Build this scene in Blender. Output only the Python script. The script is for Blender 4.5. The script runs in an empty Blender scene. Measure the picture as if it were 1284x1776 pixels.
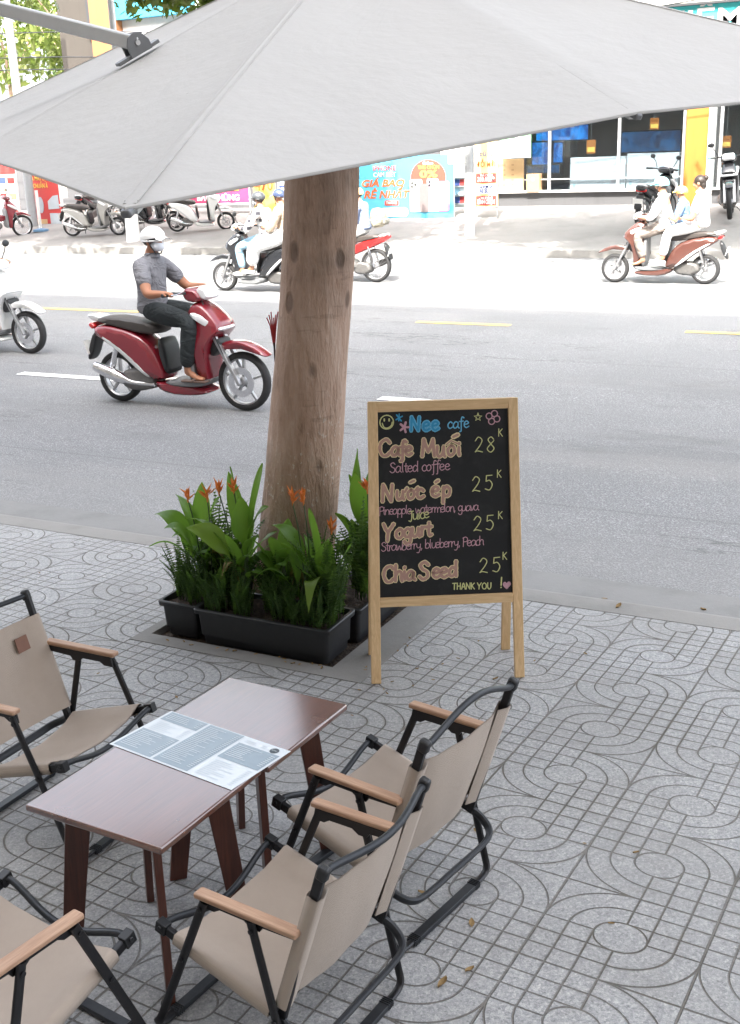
import bpy, bmesh, math, random
from mathutils import Vector, Matrix, Euler
import numpy as np

# ---------------------------------------------------------------- camera
SC = bpy.context.scene
def R(d): return math.radians(d)
cam_d = bpy.data.cameras.new("camera"); cam = bpy.data.objects.new("camera", cam_d)
SC.collection.objects.link(cam); SC.camera = cam
cam_d.sensor_fit = 'VERTICAL'; cam_d.sensor_height = 36.0; cam_d.lens = 36.0 * 1930 / 1776
cam_d.clip_start = 0.05; cam_d.clip_end = 600
cam.matrix_world = (Matrix.Translation((0, 0, 1.804)) @ Matrix.Rotation(R(26.53), 4, 'Z')
                    @ Matrix.Rotation(R(90 - 17.9), 4, 'X') @ Matrix.Rotation(R(-2.0), 4, 'Z'))

# ---------------------------------------------------------------- sky and sun
SUN_EL, SUN_AZ = 52.0, 168.0        # azimuth: degrees clockwise from +Y (street side); the sun stands behind the camera
world = bpy.data.worlds.new("World"); SC.world = world; world.use_nodes = True
wn = world.node_tree.nodes; wl = world.node_tree.links
sky = wn.new('ShaderNodeTexSky'); sky.sky_type = 'NISHITA'; sky.sun_disc = False
sky.sun_elevation = R(SUN_EL); sky.sun_rotation = R(SUN_AZ)
sky.air_density = 0.7; sky.dust_density = 6.0; sky.ozone_density = 0.6
hs = wn.new('ShaderNodeHueSaturation'); hs.inputs['Saturation'].default_value = 0.34      # hazy, nearly white tropical sky
wl.new(sky.outputs[0], hs.inputs['Color']); wl.new(hs.outputs[0], wn['Background'].inputs[0]); wn['Background'].inputs[1].default_value = 0.15
sun_d = bpy.data.lights.new("sun", 'SUN'); sun_d.energy = 2.0; sun_d.angle = R(0.6); sun_d.color = (1.0, 0.95, 0.86)
sun = bpy.data.objects.new("sun", sun_d); SC.collection.objects.link(sun)
to_sun = Vector((math.sin(R(SUN_AZ)) * math.cos(R(SUN_EL)), math.cos(R(SUN_AZ)) * math.cos(R(SUN_EL)), math.sin(R(SUN_EL))))
sun.rotation_euler = to_sun.to_track_quat('Z', 'Y').to_euler(); sun.location = to_sun * 40
vs = SC.view_settings; SC.display_settings.display_device = 'sRGB'
vs.view_transform = 'Standard'; vs.look = 'None'; vs.gamma = 1.0; vs.exposure = 3.05
try: SC.cycles.max_bounces = 8; SC.cycles.transparent_max_bounces = 12; SC.cycles.sample_clamp_indirect = 6
except Exception: pass

# ---------------------------------------------------------------- helpers
def link(o): SC.collection.objects.link(o); return o
def tag(o, label=None, cat=None, group=None, kind=None):
    if label: o['label'] = label
    if cat: o['category'] = cat
    if group: o['group'] = group
    if kind: o['kind'] = kind
    return o
def thing(name, label, cat, loc=(0, 0, 0), rz=0.0, group=None, rot=None):
    o = bpy.data.objects.new(name, None); link(o); o.empty_display_size = 0.1
    o.location = loc; o.rotation_euler = rot if rot else (0, 0, rz)
    return tag(o, label, cat, group)
def copy_tree(o, parent=None):
    c = o.copy(); link(c); c.parent = parent
    if parent is not None: c.matrix_parent_inverse = o.matrix_parent_inverse.copy()
    for ch in list(o.children): copy_tree(ch, c)
    return c
def V(*a): return Vector(a)
def crv(pts, n=6):
    """Catmull-Rom through pts"""
    P = [Vector(p) for p in pts]; out = []
    for i in range(len(P) - 1):
        p0 = P[i - 1] if i else P[0] * 2 - P[1]; p1 = P[i]; p2 = P[i + 1]; p3 = P[i + 2] if i + 2 < len(P) else P[-1] * 2 - P[-2]
        for k in range(n):
            t = k / n
            out.append(0.5 * ((2 * p1) + (p2 - p0) * t + (2 * p0 - 5 * p1 + 4 * p2 - p3) * t * t + (3 * p1 - p0 - 3 * p2 + p3) * t ** 3))
    out.append(P[-1].copy()); return out

class MB:
    def __init__(s): s.v = []; s.f = []; s.m = []; s.mi = 0
    def add(s, vs_, fs_, M=None):
        b = len(s.v)
        s.v += [tuple(M @ Vector(p)) if M else tuple(p) for p in vs_]
        s.f += [tuple(i + b for i in f) for f in fs_]; s.m += [s.mi] * len(fs_); return s
    def box(s, c, d, rot=None, taper=1.0):
        x, y, z = d[0] / 2, d[1] / 2, d[2] / 2; t = taper
        vv = [(-x, -y, -z), (x, -y, -z), (x, y, -z), (-x, y, -z), (-x * t, -y * t, z), (x * t, -y * t, z), (x * t, y * t, z), (-x * t, y * t, z)]
        M = Matrix.Translation(c) @ (Euler(rot).to_matrix().to_4x4() if rot else Matrix.Identity(4))
        return s.add(vv, [(0, 3, 2, 1), (4, 5, 6, 7), (0, 1, 5, 4), (1, 2, 6, 5), (2, 3, 7, 6), (3, 0, 4, 7)], M)
    def bar(s, a, b, w, h, up=(0, 0, 1), w2=None, h2=None):
        a = Vector(a); b = Vector(b); d = (b - a).normalized(); u = Vector(up); sx = d.cross(u)
        if sx.length < 1e-4: sx = d.cross(Vector((1, 0, 0)))
        sx.normalize(); u = sx.cross(d); w2 = w if w2 is None else w2; h2 = h if h2 is None else h2
        vv = [p + sx * (i * ww / 2) + u * (j * hh / 2) for p, ww, hh in ((a, w, h), (b, w2, h2)) for i, j in ((-1, -1), (1, -1), (1, 1), (-1, 1))]
        return s.add(vv, [(0, 1, 2, 3), (7, 6, 5, 4), (0, 4, 5, 1), (1, 5, 6, 2), (2, 6, 7, 3), (3, 7, 4, 0)])
    def tube(s, pts, r, n=8, ref=(0, 0, 1), rb=None, closed=False):
        P = [Vector(p) for p in pts]; L = len(P); rr = r if hasattr(r, '__len__') else [r] * L
        rbb = rr if rb is None else (rb if hasattr(rb, '__len__') else [rb] * L)
        vv = []; prev = None
        for i in range(L):
            if closed: d = P[(i + 1) % L] - P[i - 1]
            else: d = P[min(i + 1, L - 1)] - P[max(i - 1, 0)]
            d.normalize()
            if prev is None:
                a = Vector(ref); a = a - d * a.dot(d)
                if a.length < 1e-3: a = Vector((1, 0.01, 0)); a = a - d * a.dot(d)
            else: a = prev - d * prev.dot(d)
            a.normalize(); prev = a; b = d.cross(a)
            for k in range(n):
                t = 2 * math.pi * k / n; vv.append(P[i] + a * (math.cos(t) * rr[i]) + b * (math.sin(t) * rbb[i]))
        ff = []
        for i in range(L if closed else L - 1):
            j = (i + 1) % L
            for k in range(n): ff.append((i * n + k, i * n + (k + 1) % n, j * n + (k + 1) % n, j * n + k))
        if not closed: ff += [tuple(range(n - 1, -1, -1)), tuple((L - 1) * n + k for k in range(n))]
        return s.add(vv, ff)
    def lathe(s, prof, c=(0, 0, 0), axis='Z', n=24, closed=False):
        vv = []; L = len(prof)
        for r, h in prof:
            for k in range(n):
                t = 2 * math.pi * k / n; a, b = r * math.cos(t), r * math.sin(t)
                p = (a, b, h) if axis == 'Z' else ((a, h, b) if axis == 'Y' else (h, a, b))
                vv.append((p[0] + c[0], p[1] + c[1], p[2] + c[2]))
        ff = []
        for i in range(L if closed else L - 1):
            j = (i + 1) % L
            for k in range(n): ff.append((i * n + k, i * n + (k + 1) % n, j * n + (k + 1) % n, j * n + k))
        if not closed: ff += [tuple(range(n - 1, -1, -1)), tuple((L - 1) * n + k for k in range(n))]
        return s.add(vv, ff)
    def ell(s, c, r, rot=None, nu=14, nv=8, z0=-1.0, z1=1.0):
        prof = []; 
        for i in range(nv + 1):
            t = math.asin(z0) + (math.asin(z1) - math.asin(z0)) * i / nv; prof.append((max(math.cos(t), 1e-4), math.sin(t)))
        m = MB(); m.lathe(prof, n=nu); M = Matrix.Translation(c) @ (Euler(rot).to_matrix().to_4x4() if rot else Matrix.Identity(4)) @ Matrix.Diagonal((r[0], r[1], r[2], 1))
        return s.add(m.v, m.f, M)
    def poly(s, pts, t0, t1, fn):
        """prism: 2-D outline pts, depth t0..t1, fn(a, b, t) -> point"""
        n = len(pts); vv = [fn(a, b, t0) for a, b in pts] + [fn(a, b, t1) for a, b in pts]
        return s.add(vv, [tuple(range(n - 1, -1, -1)), tuple(range(n, 2 * n))] + [(i, (i + 1) % n, n + (i + 1) % n, n + i) for i in range(n)])
    def puff(s, pts, w, inset=0.12, y0=0.0, edge=0.75, tw=None):
        """side outline (x, z) puffed out to half width w"""
        n = len(pts); cx = sum(p[0] for p in pts) / n; cz = sum(p[1] for p in pts) / n; vv = []
        lay = [(-1, 1 - inset), (-edge, 1 - inset * 0.25), (0, 1.0), (edge, 1 - inset * 0.25), (1, 1 - inset)]
        for y, k in lay:
            for x, z in pts:
                ww = w * (tw(x, z) if tw else 1.0)
                vv.append((cx + (x - cx) * k, y0 + y * ww, cz + (z - cz) * k))
        ff = [tuple(range(n)), tuple(4 * n + i for i in range(n - 1, -1, -1))]
        for l in range(4):
            for i in range(n): ff.append((l * n + i, (l + 1) * n + i, (l + 1) * n + (i + 1) % n, l * n + (i + 1) % n))
        return s.add(vv, ff)
    def grid(s, rows):
        nr, nc = len(rows), len(rows[0])
        return s.add([p for r in rows for p in r], [(i * nc + j, i * nc + j + 1, (i + 1) * nc + j + 1, (i + 1) * nc + j) for i in range(nr - 1) for j in range(nc - 1)])
    def build(s, name, mat, parent=None, smooth=True, angle=38, bevel=0, solid=0, sub=0, label=None):
        me = bpy.data.meshes.new(name); me.from_pydata(s.v, [], s.f)
        mats = mat if isinstance(mat, (list, tuple)) else [mat]
        for m in mats: me.materials.append(m)
        if len(mats) > 1: me.polygons.foreach_set('material_index', s.m)
        if smooth:
            me.polygons.foreach_set('use_smooth', [True] * len(me.polygons)); me.update()
            if angle < 179: me.set_sharp_from_angle(angle=R(angle))
        me.update()
        o = bpy.data.objects.new(name, me); link(o); o.parent = parent
        if sub: md = o.modifiers.new('sub', 'SUBSURF'); md.levels = sub; md.render_levels = sub
        if solid: md = o.modifiers.new('solid', 'SOLIDIFY'); md.thickness = solid; md.offset = 0; md.use_rim = angle < 179
        if bevel:
            md = o.modifiers.new('bevel', 'BEVEL'); md.width = bevel; md.segments = 2; md.limit_method = 'ANGLE'; md.angle_limit = R(35)
        if label: o['label'] = label
        return o
def hide_mesh(o, me): bpy.data.objects.remove(o)

# ---------------------------------------------------------------- node helpers
class X:
    """expression on shader sockets"""
    def __init__(s, t, k): s.t = t; s.k = k
    def _m(s, op, *o):
        n = s.t.nodes.new('ShaderNodeMath'); n.operation = op
        for i, a in enumerate((s,) + o):
            if isinstance(a, X): s.t.links.new(a.k, n.inputs[i])
            else: n.inputs[i].default_value = a
        return X(s.t, n.outputs[0])
    def __add__(s, o): return s._m('ADD', o)
    def __sub__(s, o): return s._m('SUBTRACT', o)
    def __mul__(s, o): return s._m('MULTIPLY', o)
    def __truediv__(s, o): return s._m('DIVIDE', o)
    __radd__ = __add__; __rmul__ = __mul__
    def rs(s, c): return (s * -1.0) + c
    def abs(s): return s._m('ABSOLUTE')
    def floor(s): return s._m('FLOOR')
    def fract(s): return s._m('FRACT')
    def rnd(s): return s._m('ROUND')
    def sqrt(s): return s._m('SQRT')
    def min(s, o): return s._m('MINIMUM', o)
    def max(s, o): return s._m('MAXIMUM', o)
    def lt(s, o): return s._m('LESS_THAN', o)
    def gt(s, o): return s._m('GREATER_THAN', o)
    def pingpong(s, o): return s._m('PINGPONG', o)
    def mod(s, o): return s._m('FLOORED_MODULO', o)
    def sstep(s, a, b):
        n = s.t.nodes.new('ShaderNodeMapRange'); n.interpolation_type = 'SMOOTHSTEP'; s.t.links.new(s.k, n.inputs[0])
        n.inputs[1].default_value = a; n.inputs[2].default_value = b; return X(s.t, n.outputs[0])
    def pick(s, a, b): return a * s + b * s.rs(1.0)     # s ? a : b
class Mat:
    def __init__(s, name):
        s.m = bpy.data.materials.new(name); s.m.use_nodes = True; s.t = s.m.node_tree; s.b = s.t.nodes['Principled BSDF']; s._c = None
    def node(s, k, **kw):
        n = s.t.nodes.new(k)
        for a, v in kw.items(): setattr(n, a, v)
        return n
    def co(s, kind='Object'):
        if s._c is None: s._c = s.t.nodes.new('ShaderNodeTexCoord')
        return s._c.outputs[kind]
    def mapd(s, scale, kind='Object'):
        n = s.t.nodes.new('ShaderNodeMapping'); s.t.links.new(s.co(kind), n.inputs[0]); n.inputs['Scale'].default_value = scale if hasattr(scale, '__len__') else (scale,) * 3
        return n.outputs[0]
    def noise(s, scale, detail=3, rough=0.55, dist=0.0, co=None, aniso=None, kind='Object'):
        n = s.t.nodes.new('ShaderNodeTexNoise'); n.inputs['Scale'].default_value = scale; n.inputs['Detail'].default_value = detail
        n.inputs['Roughness'].default_value = rough; n.inputs['Distortion'].default_value = dist
        s.t.links.new(co or (s.mapd(aniso, kind) if aniso else s.co(kind)), n.inputs['Vector']); return X(s.t, n.outputs[0])
    def voro(s, scale, feat='F1', out=0, co=None):
        n = s.t.nodes.new('ShaderNodeTexVoronoi'); n.feature = feat; n.inputs['Scale'].default_value = scale
        s.t.links.new(co or s.co(), n.inputs['Vector']); return X(s.t, n.outputs[out])
    def xyz(s, kind='Object'):
        n = s.t.nodes.new('ShaderNodeSeparateXYZ'); s.t.links.new(s.co(kind), n.inputs[0]); return [X(s.t, n.outputs[i]) for i in range(3)]
    def island(s): n = s.t.nodes.new('ShaderNodeNewGeometry'); return X(s.t, n.outputs['Random Per Island'])
    def mix(s, f, a, b, blend='MIX'):
        n = s.t.nodes.new('ShaderNodeMix'); n.data_type = 'RGBA'; n.blend_type = blend
        for i, v in ((0, f), (6, a), (7, b)):
            if isinstance(v, X): s.t.links.new(v.k, n.inputs[i])
            elif isinstance(v, (tuple, list)): n.inputs[i].default_value = tuple(v) + ((1,) if len(v) == 3 else ())
            elif isinstance(v, (int, float)): n.inputs[i].default_value = v
            else: s.t.links.new(v, n.inputs[i])
        return n.outputs[2]
    def ramp(s, f, stops):
        n = s.t.nodes.new('ShaderNodeValToRGB'); s.t.links.new(f.k, n.inputs[0]); e = n.color_ramp.elements
        while len(e) < len(stops): e.new(0.5)
        for q, (p, c) in zip(e, stops): q.position = p; q.color = tuple(c) + (1,)
        return n.outputs[0]
    def set(s, color=None, rough=None, metal=None, spec=None, **kw):
        for k, v in (('Base Color', color), ('Roughness', rough), ('Metallic', metal), ('Specular IOR Level', spec)):
            if v is None: continue
            if isinstance(v, X): s.t.links.new(v.k, s.b.inputs[k])
            elif isinstance(v, (tuple, list)): s.b.inputs[k].default_value = tuple(v) + ((1,) if len(v) == 3 else ())
            elif isinstance(v, (int, float)): s.b.inputs[k].default_value = v
            else: s.t.links.new(v, s.b.inputs[k])
        for k, v in kw.items(): s.b.inputs[k.replace('_', ' ')].default_value = v
        return s
    def bump(s, h, strength=0.3, dist=0.01):
        n = s.t.nodes.new('ShaderNodeBump'); n.inputs['Strength'].default_value = strength; n.inputs['Distance'].default_value = dist
        s.t.links.new(h.k, n.inputs['Height']); s.t.links.new(n.outputs[0], s.b.inputs['Normal']); return s
_mc = {}
def simple(name, c, rough=0.5, metal=0.0, var=0.12, scale=18.0, bump=0.0, spec=0.5, coat=0.0, dirt=0.0):
    """painted / plastic / metal surface: small tonal and roughness variation, optional grime"""
    if name in _mc: return _mc[name]
    m = Mat(name); n = m.noise(scale, 4, 0.6); n2 = m.noise(scale * 0.23, 3, 0.6)
    lo = tuple(x * (1 - var) for x in c); hi = tuple(min(1, x * (1 + var)) for x in c)
    col = m.mix(n, lo, hi)
    if dirt: col = m.mix((n2.sstep(0.52, 0.75)) * dirt, col, tuple(0.45 * x + 0.05 for x in c))
    m.set(col, (n2 * 0.25 + (rough - 0.12)), metal, spec)
    if coat: m.b.inputs['Coat Weight'].default_value = coat; m.b.inputs['Coat Roughness'].default_value = 0.08
    if bump: m.bump(n, bump, 0.004)
    _mc[name] = m.m; return m.m
# ---------------------------------------------------------------- ground profile (Y runs across the street)
PROF = [(-6, 0.193), (4.47, -0.144), (4.62, -0.150), (4.74, -0.235), (5.10, -0.275), (8.5, -0.335), (13.2, -0.30), (18.0, -0.30), (21.5, -0.275), (21.5, -0.12), (27.0, 0.44), (60, 0.7)]
def zg(y):
    for (a, za), (b, zb) in zip(PROF, PROF[1:]):
        if a <= y <= b and b > a: return za + (zb - za) * (y - a) / (b - a)
    return 0.0
X0, X1 = -70.0, 30.0
def strip(name, pts, mat, x0=X0, x1=X1, nx=2, kind='structure'):
    m = MB(); m.grid([[(x0 + (x1 - x0) * i / (nx - 1), y, z) for i in range(nx)] for y, z in pts])
    return tag(m.build(name, mat, smooth=False), kind=kind)

# paving: square-grid and concentric-arc pressed tiles
m = Mat('pressed_paving'); x, y, z = m.xyz()
a = R(-3.80); ca, sa = math.cos(a), math.sin(a)
dx = x - (-0.6925); dy = y - 2.5093
wob = m.noise(9, 2) * 0.006
U = (dx * ca + dy * sa) * (1 / 0.4) + wob; Vv = (dx * (-sa) + dy * ca) * (1 / 0.3471) + wob
fu = U.floor(); fv = Vv.floor(); par = (fu + fv).mod(2.0)
px = (U - fu - 0.5) * 6.0; py = (Vv - fv - 0.5) * 6.0
sgn = (px * py) * (par * -2.0 + 1.0)
arcq = sgn.gt(0.0)
rad = (px * px + py * py).sqrt()
rr = rad.max(0.6).min(3.4); d_arc = (rad - rr.rnd()).abs()
d_ax = px.abs().min(py.abs())
d_grid = (px - px.rnd()).abs().min((py - py.rnd()).abs())
outc = rad.gt(1.0)
d_lines = arcq.pick(d_arc.min(d_ax), d_grid.min((rad - 1.0).abs()))
d = outc.pick(d_lines, (rad - 1.0).abs())
joint = (px.abs() - 3.0).abs().min((py.abs() - 3.0).abs())
gro = d.sstep(0.020, 0.050).rs(1.0).max(joint.sstep(0.028, 0.062).rs(1.0))
wear = m.noise(2.3, 4, 0.6).sstep(0.35, 0.7)
tid = m.node('ShaderNodeTexWhiteNoise', noise_dimensions='2D'); cv = m.node('ShaderNodeCombineXYZ'); m.t.links.new(fu.k, cv.inputs[0]); m.t.links.new(fv.k, cv.inputs[1]); m.t.links.new(cv.outputs[0], tid.inputs['Vector'])
tidx = X(m.t, tid.outputs['Value'])
grain = m.noise(230, 2, 0.8); grain2 = m.noise(80, 3, 0.75); chip = m.voro(150, out=1)
base = m.ramp(grain * 0.46 + grain2 * 0.34 + chip * 0.20, [(0.30, (0.125, 0.130, 0.135)), (0.44, (0.27, 0.275, 0.28)), (0.56, (0.37, 0.372, 0.37)), (0.72, (0.62, 0.61, 0.59))])
base = m.mix(tidx * 0.42, base, (0.235, 0.232, 0.225)); 
stain = m.noise(0.9, 6, 0.68).sstep(0.46, 0.70); grime = m.noise(7, 5, 0.7).sstep(0.52, 0.78)
base = m.mix(stain * 0.34, base, (0.20, 0.19, 0.17)); base = m.mix(grime * 0.30, base, (0.17, 0.16, 0.145))
edge = d.sstep(0.05, 0.20).rs(1.0) * m.noise(5, 3).sstep(0.45, 0.7); base = m.mix(edge * 0.35, base, (0.15, 0.142, 0.125))
spots = m.voro(1.35).sstep(0.028, 0.036).rs(1.0)
base = m.mix(spots * 0.45, base, (0.14, 0.145, 0.15))
dirt = m.mix(m.noise(14, 3), (0.040, 0.037, 0.033), (0.155, 0.135, 0.105))
m.set(m.mix(gro * (wear * 0.35 + 0.62), base, dirt), grain2 * 0.3 + 0.52, spec=0.35)
tl_ = (px * (tidx - 0.5) + py * (tidx * 7.3).fract()) * 0.10
m.bump(gro.rs(1.0) + grain * 0.16 + tl_, 1.0, 0.007); M_PAVE = m.m

def concrete(name, c, sc=30):
    m = Mat(name); g = m.noise(sc * 6, 3, 0.7); l = m.noise(sc * 0.1, 5, 0.65); k = m.noise(sc, 4, 0.6)
    col = m.mix(g, tuple(v * 0.82 for v in c), tuple(v * 1.16 for v in c)); col = m.mix(l.sstep(0.42, 0.75) * 0.5, col, tuple(v * 0.62 for v in c))
    m.set(col, k * 0.2 + 0.72, spec=0.25); m.bump(g * 0.5 + k, 0.35, 0.004); return m.m
M_KERB = concrete('kerb_concrete', (0.235, 0.228, 0.215)); M_APRON = concrete('gutter_concrete', (0.205, 0.203, 0.198)); M_PIT = concrete('pit_concrete', (0.225, 0.22, 0.21))
M_PLAZA = concrete('plaza_paving', (0.22, 0.21, 0.20), 12); M_GROUND = concrete('bare_ground', (0.25, 0.24, 0.22), 5)

m = Mat('asphalt'); x, y, z = m.xyz()
g = m.noise(170, 2, 0.75); ag = m.voro(95, out=0); agc = m.voro(95, out=1); big = m.noise(0.5, 5, 0.6); med = m.noise(4, 4, 0.6)
col = m.ramp(g * 0.65 + ag * 0.35, [(0.3, (0.085, 0.087, 0.09)), (0.52, (0.175, 0.178, 0.182)), (0.74, (0.36, 0.36, 0.36))])
col = m.mix(big.sstep(0.35, 0.7) * 0.35, col, (0.115, 0.117, 0.12))
lane = (y - 8.97).abs(); track = (lane * (1 / 1.05) - 1.0).abs().sstep(0.0, 0.5).rs(1.0)
col = m.mix(track * m.noise(3, 4, .6, aniso=(.15, 1.5, 1)).sstep(.35, .7) * 0.28, col, (0.105, 0.106, 0.11))
jt = (y - 6.35).abs().min((y - 11.1).abs()).sstep(0.006, 0.02).rs(1.0); col = m.mix(jt * 0.28, col, (0.07, 0.07, 0.072))
near = y.sstep(5.0, 6.6).rs(1.0); col = m.mix(near * 0.35, col, (0.30, 0.295, 0.285))
crack = (m.noise(0.8, 6, 0.62, aniso=(0.22, 1, 1)) - 0.5).abs().sstep(0.0012, 0.006).rs(1.0) * m.noise(0.3, 2).sstep(0.42, 0.56)
col = m.mix(crack * 0.6, col, (0.06, 0.06, 0.06))
stn = m.noise(1.6, 5, 0.7, aniso=(0.4, 1, 1)).sstep(0.56, 0.74); col = m.mix(stn * 0.4, col, (0.075, 0.075, 0.078)); dust = m.noise(0.9, 5, 0.65, aniso=(.25, 1, 1)).sstep(0.5, 0.7); col = m.mix(dust * 0.25, col, (0.26, 0.25, 0.235))
m.set(col, g * 0.22 + 0.68, spec=0.3); m.bump(g + ag * 0.6, 0.75, 0.006); M_ASPH = m.m

strip('ground', [(-60, -1.2), (160, -1.2)], M_GROUND, -220, 160)
PX0, PX1, PY0 = -2.84, -1.755, 3.385            # square tree pit in the pavement
def sw(yy): return -0.0322 * yy
pm = MB()
for xa, xb, ya, yb in ((X0, PX0, -6, 4.47), (PX1, 12, -6, 4.47), (PX0, PX1, -6, PY0)):
    pm.grid([[(xa, ya, sw(ya)), (xb, ya, sw(ya))], [(xa, yb, sw(yb)), (xb, yb, sw(yb))]])
tag(pm.build('sidewalk', M_PAVE, smooth=False), kind='structure')
# smooth concrete frame round the pit and the earth in it
fm = MB(); iw = 0.085
for xa, xb, ya, yb in ((PX0, PX1, PY0, PY0 + iw), (PX0, PX0 + .05, PY0 + iw, 4.47), (PX1 - .165, PX1, PY0 + iw, 4.47)):
    z0 = sw((ya + yb) / 2); vv = [(xa, ya, sw(ya) + .003), (xb, ya, sw(ya) + .003), (xb, yb, sw(yb) + .003), (xa, yb, sw(yb) + .003)]
    fm.add(vv + [(p[0], p[1], p[2] - 0.1) for p in vv], [(0, 1, 2, 3), (0, 4, 5, 1), (1, 5, 6, 2), (2, 6, 7, 3), (3, 7, 4, 0)])
tag(fm.build('tree_pit_frame', M_PIT, smooth=False), kind='structure')
m = Mat('earth'); n1 = m.noise(45, 4, 0.7); m.set(m.ramp(n1, [(0.3, (0.022, 0.015, 0.011)), (0.55, (0.060, 0.042, 0.030)), (0.75, (0.20, 0.13, 0.085))]), 0.9); m.bump(n1, 0.9, 0.02); M_EARTH = m.m
em = MB(); em.grid([[(PX0 + i * 0.15, PY0 + .05 + j * 0.17, sw(PY0 + j * .17) - 0.03 + random.Random(i * 9 + j).uniform(-.008, .008)) for i in range(9)] for j in range(7)])
tag(em.build('pit_soil', M_EARTH), kind='structure')

kb = MB(); kb.grid([[(xx, yy, zz) for xx in (X0, X1)] for yy, zz in [(4.47, -0.30), (4.47, -0.142), (4.60, -0.146), (4.63, -0.151), (4.73, -0.232), (4.745, -0.30)]])
tag(kb.build('kerb', M_KERB, angle=60), kind='structure')
strip('gutter', [(4.70, -0.232), (5.16, -0.272)], M_APRON)
strip('road', [(5.0, -0.277), (5.10, -0.279), (8.5, -0.335), (13.2, -0.30), (18.0, -0.30), (21.6, -0.275)], M_ASPH)
fk = MB(); fk.grid([[(xx, yy, zz) for xx in (X0, X1)] for yy, zz in [(21.5, -0.4), (21.52, -0.13), (21.56, -0.114), (21.75, -0.098)]])
tag(fk.build('far_kerb', M_KERB, angle=60), kind='structure')
strip('plaza', [(21.75, -0.097), (27.0, 0.44), (34, 0.5)], M_PLAZA)
strip('far_ground', [(34, 0.49), (90, 0.5)], M_GROUND, -120, 60)

# lane paint
def paint(name, c):
    m = Mat(name); w = m.noise(26, 4, 0.65); a = m.noise(90, 2, 0.7)
    m.set(m.mix((w * 0.6 + a * 0.4).sstep(0.52, 0.68) * 0.75, c, (0.17, 0.17, 0.17)), 0.7); return m.m
M_WHITE_P = paint('white_lane_paint', (0.72, 0.72, 0.70)); M_YELL_P = paint('yellow_lane_paint', (0.72, 0.50, 0.13))
def dash(name, x0, x1, yc, w, mat, label, cat, group):
    m = MB(); ya, yb = yc - w / 2, yc + w / 2
    m.grid([[(x0, ya, zg(ya) + .006), (x1, ya, zg(ya) + .006)], [(x0, yb, zg(yb) + .006), (x1, yb, zg(yb) + .006)]])
    tag(m.build(name, mat, smooth=False), kind='structure')
for xa, xb in ((-8.62, -7.3), (-4.34, -3.45), (-13.0, -11.7), (-17.4, -16.1)): dash('white_lane_marking', xa, xb, 8.97, 0.14, M_WHITE_P, '', '', '')
for xa, xb in ((-40, -9.0), (-5.82, -4.55), (-2.42, -1.1)): dash('yellow_lane_marking', xa, xb, 13.2, 0.13, M_YELL_P, '', '', '')
# ---------------------------------------------------------------- near materials
M_STEEL = simple('black_powder_steel', (0.012, 0.012, 0.014), 0.38, 0.2, 0.3, 60, 0.05)
M_TUBE = simple('black_satin_tube', (0.026, 0.029, 0.034), 0.42, 0.35, 0.25, 60, 0.04, dirt=0.25)
M_PLAST = simple('black_plastic', (0.014, 0.015, 0.017), 0.45, 0, 0.25, 40, 0.03)
M_RIVET = simple('rivet_steel', (0.55, 0.55, 0.55), 0.3, 1.0)
def wood(name, c1, c2, sc, rough, coat=0.0, axis=(1, 14, 14)):
    m = Mat(name); n = m.noise(sc, 4, 0.6, 1.6, aniso=axis); k = m.noise(sc * 5, 3, 0.6, 0.3, aniso=axis)
    w = (n * 0.65 + k * 0.35); m.set(m.ramp(w, [(0.3, c1), (0.5, tuple((a + b) / 2 for a, b in zip(c1, c2))), (0.68, c2)]), m.noise(8, 2) * 0.2 + (rough - 0.1), spec=0.5)
    if coat: m.b.inputs['Coat Weight'].default_value = coat; m.b.inputs['Coat Roughness'].default_value = 0.22
    m.bump(k, 0.12, 0.002); return m.m
M_ARM = wood('beech_armrest', (0.28, 0.155, 0.095), (0.48, 0.31, 0.205), 4.5, 0.5, axis=(12, 1, 12))
M_PINE_V = wood('pine_upright', (0.52, 0.33, 0.16), (0.74, 0.53, 0.30), 3.5, 0.55, axis=(16, 16, 1))
M_PINE_H = wood('pine_rail', (0.52, 0.33, 0.16), (0.74, 0.53, 0.30), 3.5, 0.55, axis=(1, 16, 16))
M_TOP = wood('dark_varnished_wood', (0.065, 0.020, 0.011), (0.125, 0.036, 0.019), 3.0, 0.30, 1.0, axis=(14, 1, 14))
M_TOP.node_tree.nodes['Principled BSDF'].inputs['Coat IOR'].default_value = 2.0; M_TOP.node_tree.nodes['Principled BSDF'].inputs['Coat Roughness'].default_value = 0.16
M_LEG = wood('mahogany_leg', (0.050, 0.014, 0.008), (0.105, 0.030, 0.016), 3.0, 0.4, 0.25, axis=(14, 14, 1))
def cloth(name, c, c2=None):
    m = Mat(name); w = m.node('ShaderNodeTexWave', bands_direction='X'); cr = m.noise(4.5, 3, 0.5, 0.6); w.inputs['Scale'].default_value = 260; m.t.links.new(m.co(), w.inputs[0])
    w2 = m.node('ShaderNodeTexWave', bands_direction='Y'); w2.inputs['Scale'].default_value = 260; m.t.links.new(m.co(), w2.inputs[0])
    weave = X(m.t, w.outputs[1]) * 0.5 + X(m.t, w2.outputs[1]) * 0.5; n = m.noise(5, 4, 0.6); f = m.noise(60, 3, 0.7)
    col = m.mix(n, tuple(v * 0.88 for v in c), tuple(v * 1.1 for v in c)); col = m.mix(f * 0.25, col, tuple(v * 0.75 for v in c))
    m.set(col, 0.82, spec=0.2); m.bump(weave * 0.06 + cr, 0.40, 0.028)
    m.b.inputs['Sheen Weight'].default_value = 0.15; return m.m
M_CANVAS = cloth('khaki_canvas', (0.435, 0.365, 0.305))
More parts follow.
